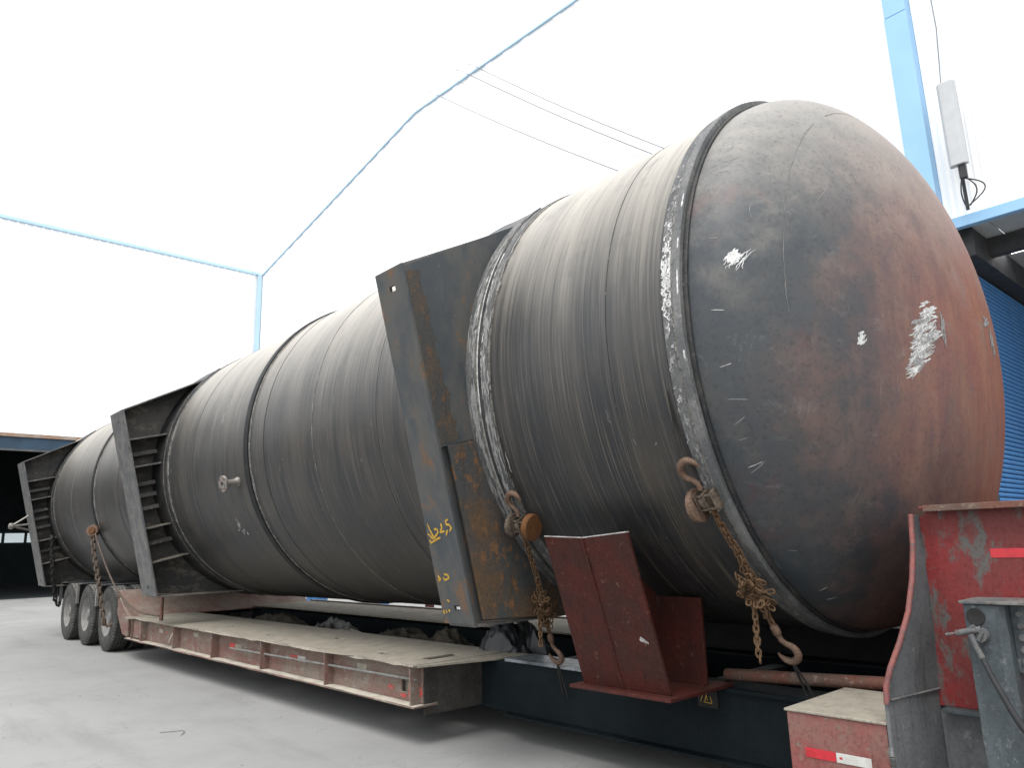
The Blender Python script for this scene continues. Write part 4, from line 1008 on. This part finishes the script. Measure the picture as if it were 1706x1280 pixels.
# ------------------------------------------------------------------ odds and ends lying in the trailer well
def crumple(name, label, cat, c, sx, sy, h, mat, seed, n=70, rot=0.0, grp=None):
    vs = []; fs = []
    for j in range(n + 1):
        for i in range(n + 1):
            a, b = i / n * 2 - 1, j / n * 2 - 1; r = min(1, math.hypot(a, b)); fall = max(0, 1 - r ** 2.2)
            q = Vector((a * 1.7 + seed, b * 1.7, seed * .3))
            rd = 1 - abs(mnoise.noise(q * 1.6)) * 2.0; fd = mnoise.noise(q * 4.5) * .3 + (1 - abs(mnoise.noise(Vector((q.x * 2.6 + q.y, q.y * 1.0 - q.x * .5, q.z)))) * 2.4) * .5
            z = h * fall * (.55 + .45 * rd + .35 * fd); ca, sa = math.cos(rot), math.sin(rot); px, py = a * sx * (1 + .12 * fd), b * sy * (1 + .12 * fd)
            vs.append((c[0] + px * ca - py * sa, c[1] + px * sa + py * ca, c[2] + max(.002, z)))
    for j in range(n):
        for i in range(n): k = j * (n + 1) + i; fs.append((k, k + 1, k + n + 2, k + n + 1))
    o = MB().add(vs, fs).build(name, mat, smooth=55); tag(o, label, cat, grp)
    sdf = o.modifiers.new('thick', 'SOLIDIFY'); sdf.thickness = .008; sdf.offset = -1
    return o
crumple('tarpaulin', 'crumpled brown tarpaulin in the trailer well left of the grey plastic', 'tarpaulin', (4.85, 10.4, .31), .42, 1.1, .27, 'tarp', 1.3)
crumple('plastic_sheet', 'crumpled grey plastic sheet in the middle of the trailer well', 'plastic sheet', (4.75, 8.6, .31), .36, .62, .30, 'plastic', 4.7)
crumple('tarpaulin', 'brown folded tarpaulin heap left of the near saddle foot', 'tarpaulin', (4.66, 6.15, .31), .30, .42, .33, 'tarp', 8.1)
crumple('tarpaulin', 'low dark tarpaulin spread between plastic sheet and near heap', 'tarpaulin', (4.85, 7.2, .31), .44, .8, .26, 'tarp', 12.4)
crumple('rubber_sheet', 'black rubber sheet bunched under the near saddle', 'rubber sheet', (4.52, 5.05, .31), .40, .48, .48, 'rubber', 17.2)
pk = MB().hexa([(4.45, 7.0, .42), (4.55, 7.0, .44), (4.95, 9.0, .52), (4.85, 9.0, .50)], [(4.45, 7.0, .47), (4.55, 7.0, .49), (4.95, 9.0, .57), (4.85, 9.0, .55)]).build('plank', 'board', bevel=.004)
tag(pk, 'grey weathered plank slanting across the trailer well', 'plank')
pk = MB().hexa([(4.55, 3.2, .56), (4.68, 3.2, .57), (5.10, 4.5, .58), (4.97, 4.5, .57)], [(4.55, 3.2, .60), (4.68, 3.2, .61), (5.10, 4.5, .62), (4.97, 4.5, .61)]).build('plank', 'board', bevel=.004)
tag(pk, 'pale plank behind the lower hook beside the red support stand', 'plank')

# ------------------------------------------------------------------ things in the yard beyond the trailer
def drum(x, y, lab):
    d_ = thing('blue_drum', lab, 'drum', (x, y, 0), 'blue drums in the yard')
    pr = [(0, 0), (.27, 0), (.285, .02), (.285, .28), (.297, .30), (.285, .32), (.285, .56), (.297, .58), (.285, .60), (.285, .86), (.292, .88), (.28, .885), (.275, .87), (0, .87)]
    MB().lathe(pr, (x, y, 0), 'z', 28).build('barrel', 'bluedrum', d_, smooth=35)
    MB().lathe([(0, .885), (.03, .885), (.03, .868)], (x + .16, y, 0), 'z', 10).build('bung', 'rim', d_)
for i, (x, y) in enumerate(((10.2, 19.4), (11.6, 18.9), (10.4, 16.6))):
    drum(x, y, ('farthest of the blue drums seen in the gap below the vessel', 'middle blue drum seen in the gap below the vessel', 'nearest of the blue drums seen in the gap below the vessel')[i])
rp = thing('red_bollard', 'dull red bollard seen in the gap below the vessel beside the near saddle', 'bollard', (10.0, 13.85, 0))
MB().lathe([(0, 0), (.16, 0), (.16, .02), (.10, .02), (.10, .62), (.085, .66), (0, .67)], (10.0, 13.85, 0), 'z', 20).build('post', 'cradle', rp, smooth=35)
bw = MB().tube([(2.27, 7.02, .003), (2.36, 6.95, .006), (2.425, 6.93, .006), (2.42, 6.86, .004), (2.36, 6.77, .003)], .0022, 5).build('bent_wire', 'rope', smooth=60)
tag(bw, 'thin bent wire lying on the concrete left of the trailer', 'wire')
# pebbles and grit: too many and too small to count
mb = MB()
for i in range(260):
    x, y = random.uniform(.6, 4.2), random.uniform(4.2, 16); s_ = random.choice((.004, .005, .006, .008, .012)); k = random.uniform(.5, .9)
    vs = [(x + s_ * math.cos(q) * random.uniform(.7, 1.3), y + s_ * math.sin(q) * random.uniform(.7, 1.3), .0) for q in [2 * math.pi * j / 5 for j in range(5)]] + [(x, y, s_ * k)]
    mb.add(vs, [(j, (j + 1) % 5, 5) for j in range(5)])
gr = mb.build('ground_grit', 'pebble'); tag(gr, 'scattered grit and small pebbles on the concrete yard', 'grit', kind='stuff')
